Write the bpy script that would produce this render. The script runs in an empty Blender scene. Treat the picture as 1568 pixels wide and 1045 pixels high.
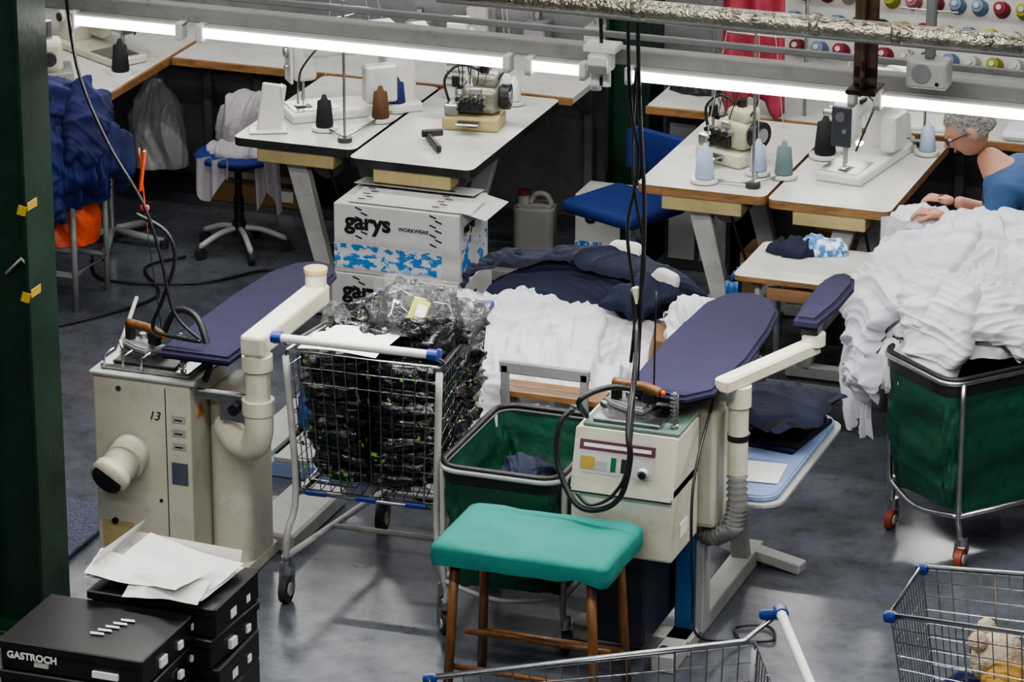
import bpy,bmesh,math,random
from mathutils import Vector,Matrix,noise,Euler
random.seed(3)
S=bpy.context.scene;C=bpy.context.collection
R=math.radians
V=Vector
try:S.view_settings.look='AgX - Medium High Contrast'
except Exception:pass
# ---------------------------------------------------------------- materials
MATS={}
def mat(n,col,rough=.5,metal=0,var=.12,vs=6,bump=0,bs=30,col2=None,alpha=1,coat=0,emit=0,stretch=(1,1,1),thr=None,grime=0):
    if n in MATS:return MATS[n]
    m=bpy.data.materials.new(n);m.use_nodes=True;nt=m.node_tree;N=nt.nodes;L=nt.links
    b=N["Principled BSDF"];tc=N.new("ShaderNodeTexCoord");mp=N.new("ShaderNodeMapping");mp.inputs["Scale"].default_value=stretch
    L.new(tc.outputs["Object"],mp.inputs[0])
    nz=N.new("ShaderNodeTexNoise");nz.inputs["Scale"].default_value=vs;nz.inputs["Detail"].default_value=6;nz.inputs["Roughness"].default_value=.62
    L.new(mp.outputs[0],nz.inputs[0])
    rp=N.new("ShaderNodeValToRGB");a,c=(.35,.65) if thr is None else thr
    rp.color_ramp.elements[0].position=a;rp.color_ramp.elements[1].position=c
    c1=[x*(1-var) for x in col]+[1];c2=[min(1,x*(1+var)) for x in (col2 or col)]+[1]
    rp.color_ramp.elements[0].color=c1;rp.color_ramp.elements[1].color=c2
    L.new(nz.outputs[0],rp.inputs[0]);out=rp.outputs[0]
    if grime:
        n3=N.new("ShaderNodeTexNoise");n3.inputs["Scale"].default_value=14;n3.inputs["Detail"].default_value=10;n3.inputs["Roughness"].default_value=.75;L.new(tc.outputs["Object"],n3.inputs[0])
        r3=N.new("ShaderNodeValToRGB");r3.color_ramp.elements[0].position=.34;r3.color_ramp.elements[1].position=.48;r3.color_ramp.elements[0].color=(.42,.37,.30,1);r3.color_ramp.elements[1].color=(1,1,1,1);L.new(n3.outputs[0],r3.inputs[0])
        mx=N.new("ShaderNodeMix");mx.data_type="RGBA";mx.blend_type="MULTIPLY";mx.inputs[0].default_value=grime;L.new(out,mx.inputs[6]);L.new(r3.outputs[0],mx.inputs[7]);out=mx.outputs[2]
    L.new(out,b.inputs["Base Color"])
    b.inputs["Roughness"].default_value=rough;b.inputs["Metallic"].default_value=metal
    if alpha<1:b.inputs["Alpha"].default_value=alpha
    if coat:b.inputs["Coat Weight"].default_value=coat
    if emit:
        b.inputs["Emission Color"].default_value=list(col)+[1];b.inputs["Emission Strength"].default_value=emit
    if bump:
        n2=N.new("ShaderNodeTexNoise");n2.inputs["Scale"].default_value=bs;n2.inputs["Detail"].default_value=4
        L.new(mp.outputs[0],n2.inputs[0])
        bp=N.new("ShaderNodeBump");bp.inputs["Strength"].default_value=bump;bp.inputs["Distance"].default_value=.02
        L.new(n2.outputs[0],bp.inputs["Height"]);L.new(bp.outputs[0],b.inputs["Normal"])
    MATS[n]=m;return m
white=mat("white_laminate",(.53,.53,.50),.38,var=.08,grime=.3)
wht=mat("white_enamel",(.62,.62,.59),.3,var=.05,grime=.2)
cream=mat("cream_enamel",(.54,.52,.43),.42,var=.07,vs=4,grime=.28)
creamd=mat("cream_yellowed",(.45,.37,.18),.5,var=.1,grime=.3)
pvc=mat("pvc_cream",(.58,.555,.45),.35,var=.05,grime=.18)
steel=mat("steel",(.5,.5,.5),.3,1,var=.15,vs=20)
chrome=mat("chrome_wire",(.50,.51,.53),.25,1,var=.1)
greym=mat("grey_paint",(.2,.21,.21),.45,var=.12)
lgrey=mat("light_grey_paint",(.38,.38,.37),.45,var=.1,grime=.3)
trunkm=mat("light_trunking",(.24,.24,.23),.5,var=.15,vs=3,stretch=(.6,4,4),grime=.3)
dark=mat("black_plastic",(.012,.012,.014),.4,var=.2)
rubber=mat("rubber",(.02,.02,.02),.7)
wood=mat("wood_edge",(.22,.115,.045),.55,var=.3,vs=8,stretch=(1,6,6),grime=.4)
woodd=mat("stool_wood",(.15,.065,.02),.4,var=.3,vs=10,stretch=(5,5,1))
navy=mat("navy_board_cloth",(.0125,.0115,.040),.9,var=.15,bump=.12,bs=60)
navyc=mat("navy_fabric",(.005,.009,.030),.85,var=.2,bump=.2,bs=40)
greenf=mat("green_canvas",(.002,.055,.030),.65,var=.25,vs=5,bump=.25,bs=25)
teal=mat("teal_cloth",(.008,.17,.145),.8,var=.07,bump=.25,bs=14)
shirt=mat("white_cotton",(.60,.59,.66),.85,var=.04,bump=.15,bs=40)
shirt2=mat("white_cotton_warm",(.66,.64,.67),.85,var=.04,bump=.15,bs=40)
blue=mat("blue_fabric",(.004,.010,.078),.8,var=.4,vs=4,bump=.2,bs=20)
blueseat=mat("blue_seat",(.004,.017,.12),.8,var=.12)
bluep=mat("blue_plastic",(.012,.035,.19),.35)
bluel=mat("blue_leg_paint",(.025,.12,.32),.4,grime=.3)
orange=mat("orange_plastic",(.6,.07,.01),.5,var=.2)
card=mat("cardboard_white",(.48,.47,.46),.75,var=.06,grime=.15)
cardb=mat("cardboard_brown",(.22,.125,.06),.8,var=.12)
printm=mat("blue_print",(.02,.17,.45),.7,var=.05,col2=(.48,.49,.52),vs=18,thr=(.49,.51),stretch=(1,1,1.6))
blackc=mat("black_box_card",(.009,.009,.010),.36,var=.2)
paper=mat("paper",(.70,.70,.68),.7,var=.02)
pgreen=mat("pillar_green",(.006,.026,.014),.4,var=.3,vs=5,bump=.1,grime=.3)
yell=mat("yellow_tape",(.4,.28,.03),.6)
metald=mat("dark_metal",(.06,.06,.06),.4,.7,var=.3)
polybag=mat("black_poly_package",(.005,.005,.006),.12,var=.3,bump=1,bs=34,coat=.5)
film=mat("clear_film",(.5,.5,.52),.06,var=.1,bump=1,bs=26,alpha=.09,coat=.3)
leaf=mat("green_leaf_tag",(.07,.24,.02),.6)
lime=mat("lime_label",(.45,.45,.05),.6)
foil=mat("duct_foil",(.48,.44,.36),.33,1,var=.25,vs=18,bump=.6,bs=60)
rust=mat("brown_steel",(.06,.032,.02),.6,var=.4,vs=12)
skin=mat("skin",(.47,.25,.17),.55,var=.06)
hair=mat("grey_hair",(.26,.25,.235),.7,var=.35,vs=60,bump=.8,bs=90)
wblue=mat("worker_blue_shirt",(.035,.085,.20),.85,var=.1,bump=.3,bs=20)
pink=mat("pink_fabric",(.27,.03,.055),.85,var=.25,bump=.2,bs=15)
tube_m=mat("fluorescent_tube",(1,.99,.95),.4,var=0,emit=9)
led_m=mat("led_lamp",(1,.98,.9),.4,var=0,emit=30)
ltblue=mat("pale_blue_cover",(.22,.29,.48),.6,var=.08)
jugm=mat("jug_plastic",(.28,.28,.26),.4,var=.05)
bagw=mat("white_plastic_bag",(.34,.34,.36),.35,var=.1,bump=.5,bs=20)
greyc=mat("grey_cloth",(.31,.29,.32),.9,var=.1,bump=.2)
blackf=mat("black_cloth",(.006,.006,.011),.9,var=.3)
def floor_mat():
    m=bpy.data.materials.new("painted_concrete");m.use_nodes=True;nt=m.node_tree;N=nt.nodes;L=nt.links;b=N["Principled BSDF"]
    tc=N.new("ShaderNodeTexCoord")
    def nz(s,d,r=.6):
        n=N.new("ShaderNodeTexNoise");n.inputs["Scale"].default_value=s;n.inputs["Detail"].default_value=d;n.inputs["Roughness"].default_value=r;L.new(tc.outputs["Object"],n.inputs[0]);return n
    a=nz(1.1,8);c=nz(7,9,.72);e=nz(28,6,.7)
    r=N.new("ShaderNodeValToRGB");r.color_ramp.elements[0].position=.3;r.color_ramp.elements[1].position=.7
    r.color_ramp.elements[0].color=(.058,.066,.086,1);r.color_ramp.elements[1].color=(.112,.122,.146,1);L.new(a.outputs[0],r.inputs[0])
    r2=N.new("ShaderNodeValToRGB");r2.color_ramp.elements[0].position=.34;r2.color_ramp.elements[1].position=.58
    r2.color_ramp.elements[0].color=(.6,.56,.51,1);r2.color_ramp.elements[1].color=(1.08,1.08,1.08,1);L.new(c.outputs[0],r2.inputs[0])
    r3=N.new("ShaderNodeValToRGB");r3.color_ramp.elements[0].position=.26;r3.color_ramp.elements[1].position=.38
    r3.color_ramp.elements[0].color=(.35,.33,.30,1);r3.color_ramp.elements[1].color=(1,1,1,1);L.new(e.outputs[0],r3.inputs[0])
    mx=N.new("ShaderNodeMix");mx.data_type="RGBA";mx.blend_type="MULTIPLY";mx.inputs[0].default_value=.8
    L.new(r.outputs[0],mx.inputs[6]);L.new(r2.outputs[0],mx.inputs[7])
    m3=N.new("ShaderNodeMix");m3.data_type="RGBA";m3.blend_type="MULTIPLY";m3.inputs[0].default_value=.45
    L.new(mx.outputs[2],m3.inputs[6]);L.new(r3.outputs[0],m3.inputs[7]);L.new(m3.outputs[2],b.inputs["Base Color"])
    mr=N.new("ShaderNodeMapRange");mr.inputs[3].default_value=.12;mr.inputs[4].default_value=.32;L.new(c.outputs[0],mr.inputs[0]);L.new(mr.outputs[0],b.inputs["Roughness"])
    b.inputs["Specular IOR Level"].default_value=.8
    bp=N.new("ShaderNodeBump");bp.inputs["Strength"].default_value=.06;L.new(a.outputs[0],bp.inputs["Height"]);L.new(bp.outputs[0],b.inputs["Normal"])
    return m
# ---------------------------------------------------------------- builder
def TM(x=0,y=0,z=0,rz=0,rx=0,ry=0):
    return Matrix.Translation((x,y,z))@Euler((R(rx),R(ry),R(rz)),'XYZ').to_matrix().to_4x4()
class MB:
    def __init__(s):s.v=[];s.f=[];s.m=[];s.sm=[];s.mats=[];s.T=Matrix()
    def mi(s,m):
        if m not in s.mats:s.mats.append(m)
        return s.mats.index(m)
    def add(s,vs,fs,m,smooth=False,T=None):
        M=s.T@T if T is not None else s.T
        o=len(s.v);s.v+=[tuple(M@V(p)) for p in vs];i=s.mi(m)
        for f in fs:
            s.f.append([o+k for k in f]);s.m.append(i);s.sm.append(smooth)
    def box(s,c,d,m,rot=(0,0,0),bev=.004,seg=1,taper=None):
        b=bmesh.new();bmesh.ops.create_cube(b,size=1)
        for v in b.verts:
            t=1
            if taper and v.co.z>0:t=taper
            v.co=V((v.co.x*d[0]*t,v.co.y*d[1]*t,v.co.z*d[2]))
        if bev>0:bmesh.ops.bevel(b,geom=b.edges[:],offset=min(bev,min(d)*.45),segments=seg,affect='EDGES',profile=.5)
        b.verts.index_update()
        s.add([v.co.copy() for v in b.verts],[[v.index for v in f.verts] for f in b.faces],m,seg>2,TM(*c,rx=rot[0],ry=rot[1],rz=rot[2]));b.free()
    def bb(s,x0,x1,y0,y1,z0,z1,m,bev=.004,seg=1):
        s.box(((x0+x1)/2,(y0+y1)/2,(z0+z1)/2),(x1-x0,y1-y0,z1-z0),m,bev=bev,seg=seg)
    def beam(s,p,q,w,h,m,w2=None,bev=.004):
        p=V(p);q=V(q);z=(q-p);l=z.length;z.normalize()
        x=V((1,0,0)) if abs(z.x)<.9 else V((0,1,0))
        y=z.cross(x).normalized();x=y.cross(z)
        M=Matrix((x,y,z)).transposed().to_4x4();M.translation=(p+q)/2
        b=bmesh.new();bmesh.ops.create_cube(b,size=1)
        for v in b.verts:
            k=(w2/w if (w2 and v.co.z>0) else 1);v.co=V((v.co.x*w*k,v.co.y*h,v.co.z*l))
        if bev:bmesh.ops.bevel(b,geom=b.edges[:],offset=bev,segments=1,affect='EDGES')
        b.verts.index_update()
        s.add([v.co.copy() for v in b.verts],[[v.index for v in f.verts] for f in b.faces],m,False,M);b.free()
    def tube(s,pts,r,m,n=8,closed=False,sp=0,rs=None):
        P=[V(p) for p in pts]
        if sp:
            Q=[];k=len(P)
            rng=range(k) if closed else range(k-1)
            for i in rng:
                if closed:a,b,c,d=P[i-1],P[i],P[(i+1)%k],P[(i+2)%k]
                else:a,b,c,d=P[max(i-1,0)],P[i],P[i+1],P[min(i+2,k-1)]
                for j in range(sp):
                    t=j/sp
                    Q.append(.5*((2*b)+(c-a)*t+(2*a-5*b+4*c-d)*t*t+(3*b-a-3*c+d)*t**3))
            if not closed:Q.append(P[-1])
            P=Q
        K=len(P);vs=[];fs=[];prev=None
        for i in range(K):
            if closed:t=(P[(i+1)%K]-P[i-1])
            else:t=P[min(i+1,K-1)]-P[max(i-1,0)]
            if t.length<1e-9:t=V((0,0,1))
            t.normalize()
            if prev is None:
                u=V((0,0,1)) if abs(t.z)<.9 else V((1,0,0));x=t.cross(u).normalized()
            else:
                x=(prev-t*prev.dot(t))
                if x.length<1e-6:x=t.orthogonal()
                x.normalize()
            prev=x;y=t.cross(x);rad=rs[i] if rs else r
            for j in range(n):
                a=2*math.pi*j/n;vs.append(P[i]+(x*math.cos(a)+y*math.sin(a))*rad)
        for i in range(K if closed else K-1):
            i2=(i+1)%K
            for j in range(n):
                fs.append([i*n+j,i*n+(j+1)%n,i2*n+(j+1)%n,i2*n+j])
        if not closed:
            fs.append(list(range(n))[::-1]);fs.append([(K-1)*n+j for j in range(n)])
        s.add(vs,fs,m,n>5)
    def cyl(s,p,q,r,m,r2=None,n=18):
        P=V(p);Q=V(q);t=(Q-P).normalized();r2=r if r2 is None else r2
        u=V((0,0,1)) if abs(t.z)<.9 else V((1,0,0));x=t.cross(u).normalized();y=t.cross(x)
        vs=[];cs=[(math.cos(2*math.pi*j/n),math.sin(2*math.pi*j/n)) for j in range(n)]
        for c,rr in((P,r),(Q,r2)):
            for a,b in cs:vs.append(c+(x*a+y*b)*rr)
        s.add(vs,[[j,(j+1)%n,n+(j+1)%n,n+j] for j in range(n)],m,True)
        s.add(vs,[list(range(n))[::-1],[n+j for j in range(n)]],m,False)
    def lathe(s,prof,m,T=None,n=24):
        vs=[];fs=[];k=len(prof)
        for r,z in prof:
            for j in range(n):
                a=2*math.pi*j/n;vs.append((r*math.cos(a),r*math.sin(a),z))
        for i in range(k-1):
            for j in range(n):fs.append([i*n+j,i*n+(j+1)%n,(i+1)*n+(j+1)%n,(i+1)*n+j])
        fs.append(list(range(n))[::-1]);fs.append([(k-1)*n+j for j in range(n)])
        s.add(vs,fs,m,True,T)
    def prism(s,pts,z0,z1,m,T=None,bev=0,m2=None):
        b=bmesh.new();vv=[b.verts.new((x,y,z0)) for x,y in pts];f=b.faces.new(vv)
        e=bmesh.ops.extrude_face_region(b,geom=[f]);nv=[g for g in e['geom'] if isinstance(g,bmesh.types.BMVert)]
        for v in nv:v.co.z=z1
        bmesh.ops.recalc_face_normals(b,faces=b.faces[:])
        if bev:
            bmesh.ops.bevel(b,geom=[e for e in b.edges if abs(e.verts[0].co.z-e.verts[1].co.z)<1e-6],offset=bev,segments=3,affect='EDGES')
        b.verts.index_update();b.normal_update()
        vs=[v.co.copy() for v in b.verts]
        if m2:
            s.add(vs,[[v.index for v in f.verts] for f in b.faces if abs(f.normal.z)>.5],m,False,T)
            s.add(vs,[[v.index for v in f.verts] for f in b.faces if abs(f.normal.z)<=.5],m2,False,T)
        else:s.add(vs,[[v.index for v in f.verts] for f in b.faces],m,False,T)
        b.free()
    def surf(s,fn,nu,nv,m,wrapu=False,T=None):
        vs=[];fs=[]
        for i in range(nu):
            for j in range(nv):vs.append(fn(i/(nu if wrapu else nu-1),j/(nv-1)))
        for i in range(nu if wrapu else nu-1):
            i2=(i+1)%nu
            for j in range(nv-1):fs.append([i*nv+j,i2*nv+j,i2*nv+j+1,i*nv+j+1])
        s.add(vs,fs,m,True,T)
    def ell(s,c,r,m,n=20,T=None,amp=0,fr=3,p=1,seed=0):
        c=V(c)
        def sg(x):return math.copysign(abs(x)**p,x)
        def fn(u,v):
            a=2*math.pi*u;b=math.pi*v
            q=V((r[0]*sg(math.sin(b))*sg(math.cos(a)),r[1]*sg(math.sin(b))*sg(math.sin(a)),r[2]*sg(math.cos(b))))
            if amp:
                q*=1+amp*noise.noise(q*fr/max(r)+V((seed*3.1,seed,0)))
            return c+q
        s.surf(fn,n,max(8,n//2+1),m,True,T)
    def blob(s,c,r,m,flow=0,amp=.03,fr=16,seed=0,nu=130,nv=60,irr=.15,pw=.8,zmin=0,warp=.5,fl=.16):
        c=V(c);sd=V((seed*7.3,seed*3.1,seed*1.7));ca,sa=math.cos(R(flow)),math.sin(R(flow))
        def fn(u,v):
            a=2*math.pi*u;t=v*math.pi/2
            rr=math.sin(t)**pw;zz=math.cos(t)**pw
            o=1+irr*noise.noise(V((math.cos(a)*1.3,math.sin(a)*1.3,seed)))+irr*.5*noise.noise(V((math.cos(a)*4,math.sin(a)*4,seed+5)))
            q=V((r[0]*rr*o*math.cos(a),r[1]*rr*o*math.sin(a),r[2]*zz))
            w=noise.noise_vector(q*2.2+sd)*warp*.25
            x=q.x*ca+q.y*sa+w.x;y=-q.x*sa+q.y*ca+w.y
            d=amp*(fold(x*fr,y*fr*fl+q.z*fr*fl,seed)-.3)+amp*1.3*noise.noise(q*3.1+sd)
            k=V((q.x/(r[0]**2),q.y/(r[1]**2),max(q.z,.02)/(r[2]**2))).normalized()
            p=c+q+k*d;p.z=max(p.z,zmin);return p
        s.surf(fn,nu,nv,m,True)
    def sheet(s,c,r,off,w,h,rz,m,seed,lift=.01,amp=.022,fr=11,n=90,zmin=0,pw=1,lump=.035):
        """garment panel wrapped over a dome of radii r centred at c; off = offset of the panel centre from the dome top measured along the surface"""
        c=V(c);ca,sa=math.cos(R(rz)),math.sin(R(rz));Rm=(r[0]+r[1]+r[2]*1.0)/3
        ny=max(12,int(n*h/w))
        def fn(u,v):
            x0=(u-.5)*w;y0=(v-.5)*h
            eu=abs(2*u-1)**8;ev=abs(2*v-1)**8
            x0*=1+.22*noise.noise(V((v*4,seed,1)));y0*=1+.28*noise.noise(V((u*4,seed,7)))
            wx=.07*noise.noise(V((x0*4,y0*4,seed*1.3)));wy=.07*noise.noise(V((x0*4,y0*4,seed*1.3+9)))
            f=fold((x0+wx)*fr+.9*noise.noise(V((y0*4,seed,0))),y0*fr*.14+seed,seed)
            g=fold((y0*.7+x0*.7+wy)*fr*.7,(x0-y0)*fr*.16,seed+40)
            d=lift+amp*(f*.9+.5*g)*(.75+.5*noise.noise(V((x0*3,y0*3,seed+3))))-lift*.85*max(eu,ev)
            x=off[0]+(x0+wx*.8)*ca-(y0+wy*.8)*sa;y=off[1]+(x0+wx*.8)*sa+(y0+wy*.8)*ca
            dd=math.hypot(x,y)+1e-6;cx,cy=x/dd,y/dd
            t=dd/Rm;e=0
            if t>math.pi/2:e=(t-math.pi/2)*Rm;t=math.pi/2
            st,ct=math.sin(t)**pw,math.cos(t)
            p=V((r[0]*st*cx,r[1]*st*cy,r[2]*max(ct,0)**pw-e))
            k=V((st*cx/r[0],st*cy/r[1],ct/r[2]+1e-4)).normalized()
            p+=k*d+c
            p.z+=lump*noise.noise(V((p.x*4.2,p.y*4.2,2)))*max(0,ct)
            if p.z<zmin:p.z=zmin+.001*seed%.01
            return p
        s.surf(fn,n,ny,m)
    def build(s,name,loc=(0,0,0),rz=0,parent=None,solid=0,sub=0):
        me=bpy.data.meshes.new(name);me.from_pydata(s.v,[],s.f);me.update()
        for m in s.mats:me.materials.append(m)
        for i,p in enumerate(me.polygons):p.material_index=s.m[i];p.use_smooth=s.sm[i]
        o=bpy.data.objects.new(name,me);C.objects.link(o);o.location=loc;o.rotation_euler=(0,0,R(rz))
        if parent:o.parent=parent
        if solid:
            k=o.modifiers.new("s","SOLIDIFY");k.thickness=solid
        return o
def fold(a,b,seed):
    n=noise.noise(V((a,b,seed*2.37)));r=(1-min(1,abs(n)*2.7))**1.5
    n2=noise.noise(V((a*1.9+5,b*1.8,seed*1.37+9)));q=(1-min(1,abs(n2)*2.6))**1.6
    return r*.85+q*.45
def text(b,size,loc,rot,m,parent,off=0,name="printed_label",shear=0,sx=1):
    cu=bpy.data.curves.new(name,"FONT");cu.body=b;cu.size=size;cu.extrude=.0006;cu.offset=off;cu.shear=shear
    cu.materials.append(m);o=bpy.data.objects.new(name,cu);C.objects.link(o);o.parent=parent;o.location=loc;o.rotation_euler=[R(a) for a in rot];o.scale=(sx,1,1);return o
def rrect(x0,x1,y0,y1,r,n=4):
    out=[]
    for cx,cy,a0 in((x1-r,y1-r,0),(x0+r,y1-r,90),(x0+r,y0+r,180),(x1-r,y0+r,270)):
        for i in range(n+1):
            a=R(a0+90*i/n);out.append((cx+r*math.cos(a),cy+r*math.sin(a)))
    return out
# ---------------------------------------------------------------- room
B=MB();B.add([(-7,-13,0),(9,-13,0),(9,10,0),(-7,10,0)],[[0,1,2,3]],floor_mat());B.build("floor")
wallm=mat("wall_paint",(.19,.19,.195),.8,var=.2,vs=3,grime=.4)
B=MB();B.bb(-7,9,1.65,1.75,0,1.4,wallm,bev=0);B.build("wall_back")
B=MB();B.bb(-3.4,-3.25,-13,1.65,0,3.4,wallm,bev=0);B.build("wall_left")
def bench(name,x0,x1,y0,y1,z,edge,legs):
    B=MB();B.bb(x0,x1,y0,y1,z-.03,z,white,bev=.002)
    for e in edge:
        if e=='y0':B.bb(x0,x1,y0-.014,y0-.0005,z-.034,z+.001,wood,bev=.002)
        if e=='x1':B.bb(x1+.0005,x1+.014,y0,y1,z-.034,z+.001,wood,bev=.002)
    for x,y in legs:
        B.bb(x-.02,x+.02,y-.02,y+.02,0,z-.03,greym)
        B.beam((x,y-.02,z-.25),(x,y-.4,z-.04),.03,.02,greym)
    return B.build(name)
bench("long_workbench",-1.93,-.06,.92,1.64,.78,['y0'],[(-1.8,1.55),(-1.0,1.55),(-.2,1.55)])
bench("side_workbench",-3.2,-1.95,.12,1.64,.78,['x1','y0'],[(-3.1,.6),(-2.05,1.55),(-3.1,1.5)])
bench("long_workbench.001",.27,4.5,.92,1.64,.78,['y0'],[(1.5,1.5),(2.7,1.5),(4,1.5)])
def pillar(cx,cy,w,d,h):
    B=MB();t=.014
    B.bb(cx-w/2,cx-w/2+t,cy-d/2,cy+d/2,0,h,pgreen,bev=.002)
    B.bb(cx+w/2-t,cx+w/2,cy-d/2,cy+d/2,0,h,pgreen,bev=.002)
    B.bb(cx-w/2+t,cx+w/2-t,cy-.03,cy-.018,0,h,pgreen,bev=0)
    B.bb(cx-w/2-.04,cx+w/2+.04,cy-d/2-.04,cy+d/2+.04,0,.015,pgreen)
    return B
B=pillar(-.59,-3.2,.21,.2,4.2)
for z,dx in((1.52,0),(1.22,.0)):
    B.box((-.497,-3.305,z),(.03,.004,.035),yell,rot=(0,15,10));B.box((-.482,-3.26,z+.01),(.003,.07,.03),yell)
B.tube([(-.6,-3.24,1.27),(-.54,-3.24,1.33),(-.5,-3.25,1.3)],.006,lgrey)
B.build("steel_pillar")
B=pillar(.1,1.28,.2,.2,3.2);B.build("steel_pillar.001")
B=MB()
B.bb(.30,.60,1.1,1.6,.0,.70,metald);B.bb(.32,.44,1.092,1.099,.05,.66,greym);B.bb(.46,.58,1.092,1.099,.05,.66,greym);B.build("dark_storage_cabinet")
# ---------------------------------------------------------------- light rows
def light_row(name,y,z,x0,x1,segs,hang=1.2,power=40):
    B=MB()
    B.bb(x0,x1,y-.012,y+.045,z+.02,z+.072,trunkm,bev=.004)
    B.bb(x0,x1,y+.075,y+.095,z+.08,z+.1,greym,bev=.003)
    for a,e in segs:
        B.bb(a,e,y-.058,y-.012,z+.018,z+.022,wht,bev=0)
        B.cyl((a+.025,y-.045,z),(e-.025,y-.045,z),.02,tube_m,n=12)
        B.bb(a,a+.025,y-.07,y-.02,z-.03,z+.03,wht);B.bb(e-.025,e,y-.07,y-.02,z-.03,z+.03,wht)
    xx=x0+.4
    while xx<x1:
        B.cyl((xx,y+.02,z+.07),(xx,y+.02,z+.07+hang),.004,greym,n=6);xx+=1.6
    o=B.build(name)
    for i,(a,e) in enumerate(segs):
        l=bpy.data.lights.new(name+"_lamp","AREA");l.shape="RECTANGLE";l.size=e-a;l.size_y=.05;l.energy=power*(e-a)/1.12;l.color=(1,.985,.94)
        lo=bpy.data.objects.new("lamp_%d"%i,l);C.objects.link(lo);lo.parent=o;lo.location=((a+e)/2,y-.045,z-.035)
    return o
def segs(x0,n,L=1.12,g=.05):return [(x0+i*(L+g),x0+i*(L+g)+L) for i in range(n)]
light_row("fluorescent_light_row",-2.65,2.0,-.74,4.1,[(-.60,-.18),(-.13,.98),(1.03,1.24),(1.37,2.13),(2.19,3.3)],power=22)
light_row("fluorescent_light_row.001",.35,2.3,-3.1,4.5,segs(-2.9,6),power=9)
light_row("fluorescent_light_row.002",-5.6,4.4,-2,5,segs(-1.9,6),power=34)
light_row("fluorescent_light_row.003",-9.0,4.6,-2,6,segs(-1.9,6),power=30)
light_row("fluorescent_light_row.004",-1.1,4.2,-3,5,segs(-2.9,6),power=17)
light_row("fluorescent_light_row.005",4.0,2.6,-5,4,segs(-4.6,7),power=40)
light_row("fluorescent_light_row.006",7.0,3.4,-5,4,segs(-4.6,7),power=40)
B=MB();B.tube([(.3,-3.33,2.4),(4,-3.33,2.4)],.029,foil,n=16)
for x in(1.6,2.15,2.4,2.9):B.tube([(x,-3.33,2.4),(x+.03,-3.33,2.4)],.034,foil,n=16)
B.build("foil_duct_pipe")
B=MB();B.tube([(.9,-3.15,2.32),(4,-3.15,2.32)],.012,greym);B.build("conduit_pipe")
B=MB();B.bb(2.215,2.228,-2.99,-2.91,2.115,3.4,rust);B.bb(2.185,2.26,-2.956,-2.944,2.115,3.4,rust);B.bb(2.175,2.27,-3.01,-2.89,2.10,2.115,rust);B.build("steel_hanger_bracket")
B=MB();B.bb(2.32,2.45,-2.84,-2.76,2.09,2.18,lgrey,bev=.01,seg=2);B.cyl((2.37,-2.845,2.14),(2.37,-2.84,2.14),.03,greym);B.cyl((2.42,-2.842,2.11),(2.42,-2.84,2.11),.006,dark)
B.bb(2.37,2.40,-2.81,-2.78,2.18,3.2,greym);B.build("wall_speaker")
B=MB();B.bb(1.25,1.36,-2.78,-2.70,2.085,2.11,wht);B.bb(1.27,1.34,-2.80,-2.71,2.02,2.085,wht,bev=.01,seg=2);B.cyl((1.29,-2.76,2.02),(1.29,-2.76,1.96),.018,wht);B.cyl((1.325,-2.76,2.02),(1.325,-2.76,1.975),.014,wht);B.box((1.305,-2.76,1.99),(.05,.02,.03),dark);B.tube([(1.3,-2.74,2.1),(1.3,-2.72,2.3),(1.38,-2.66,2.6),(1.36,-2.6,3.4)],.006,dark,sp=5)
B.build("junction_box")
B=MB()
def cable(pts,r=.007,m=dark):B.tube(pts,r,m,n=6,sp=6)
cable([(1.4,-2.8,3.4),(1.41,-2.8,2.1),(1.44,-2.78,1.75),(1.40,-2.76,1.5),(1.43,-2.76,1.25),(1.42,-2.77,1.05)],.006)
cable([(1.41,-2.79,3.4),(1.44,-2.79,2.1),(1.46,-2.77,1.6),(1.45,-2.76,1.3),(1.44,-2.76,1.0)],.007)
cable([(1.43,-2.78,2.05),(1.42,-2.77,1.7),(1.46,-2.76,1.4),(1.43,-2.76,1.15),(1.45,-2.76,.93)],.005)
cable([(1.42,-2.76,1.3),(1.45,-2.80,1.1),(1.49,-3.0,.92),(1.51,-3.04,.82),(1.48,-3.05,.69),(1.40,-3.05,.635),(1.32,-3.04,.65),(1.25,-3.0,.76),(1.245,-2.97,.88),(1.28,-2.94,.93)],.010)
cable([(1.50,-2.76,1.3),(1.5,-2.77,.9)],.003)
cable([(1.44,-2.77,1.2),(1.50,-3.02,.83),(1.46,-3.05,.70),(1.38,-3.05,.65),(1.33,-3.04,.68)],.006)
B.box((1.43,-2.76,1.28),(.02,.02,.06),pvc)
B.build("hanging_power_cables")
B=MB()
cable([(-.6,-2.74,2.2),(-.56,-2.74,1.85),(-.46,-2.74,1.6),(-.33,-2.75,1.4),(-.27,-2.75,1.22),(-.22,-2.76,1.02),(-.12,-2.76,.93)],.006)
cable([(-.36,-2.74,1.35),(-.25,-2.74,1.3),(-.22,-2.74,1.2),(-.27,-2.75,1.05),(-.3,-2.76,.95),(-.2,-2.76,.93),(-.12,-2.77,.93)],.007)
cable([(-.35,-2.72,1.58),(-.33,-2.72,1.3)],.0025,orange);cable([(-.33,-2.72,1.3),(-.28,-2.74,.95)],.002)
B.box((-.34,-2.72,1.5),(.012,.012,.15),orange,rot=(0,8,0));B.box((-.335,-2.72,1.37),(.03,.015,.02),orange)
B.build("hanging_iron_cable")
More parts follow.
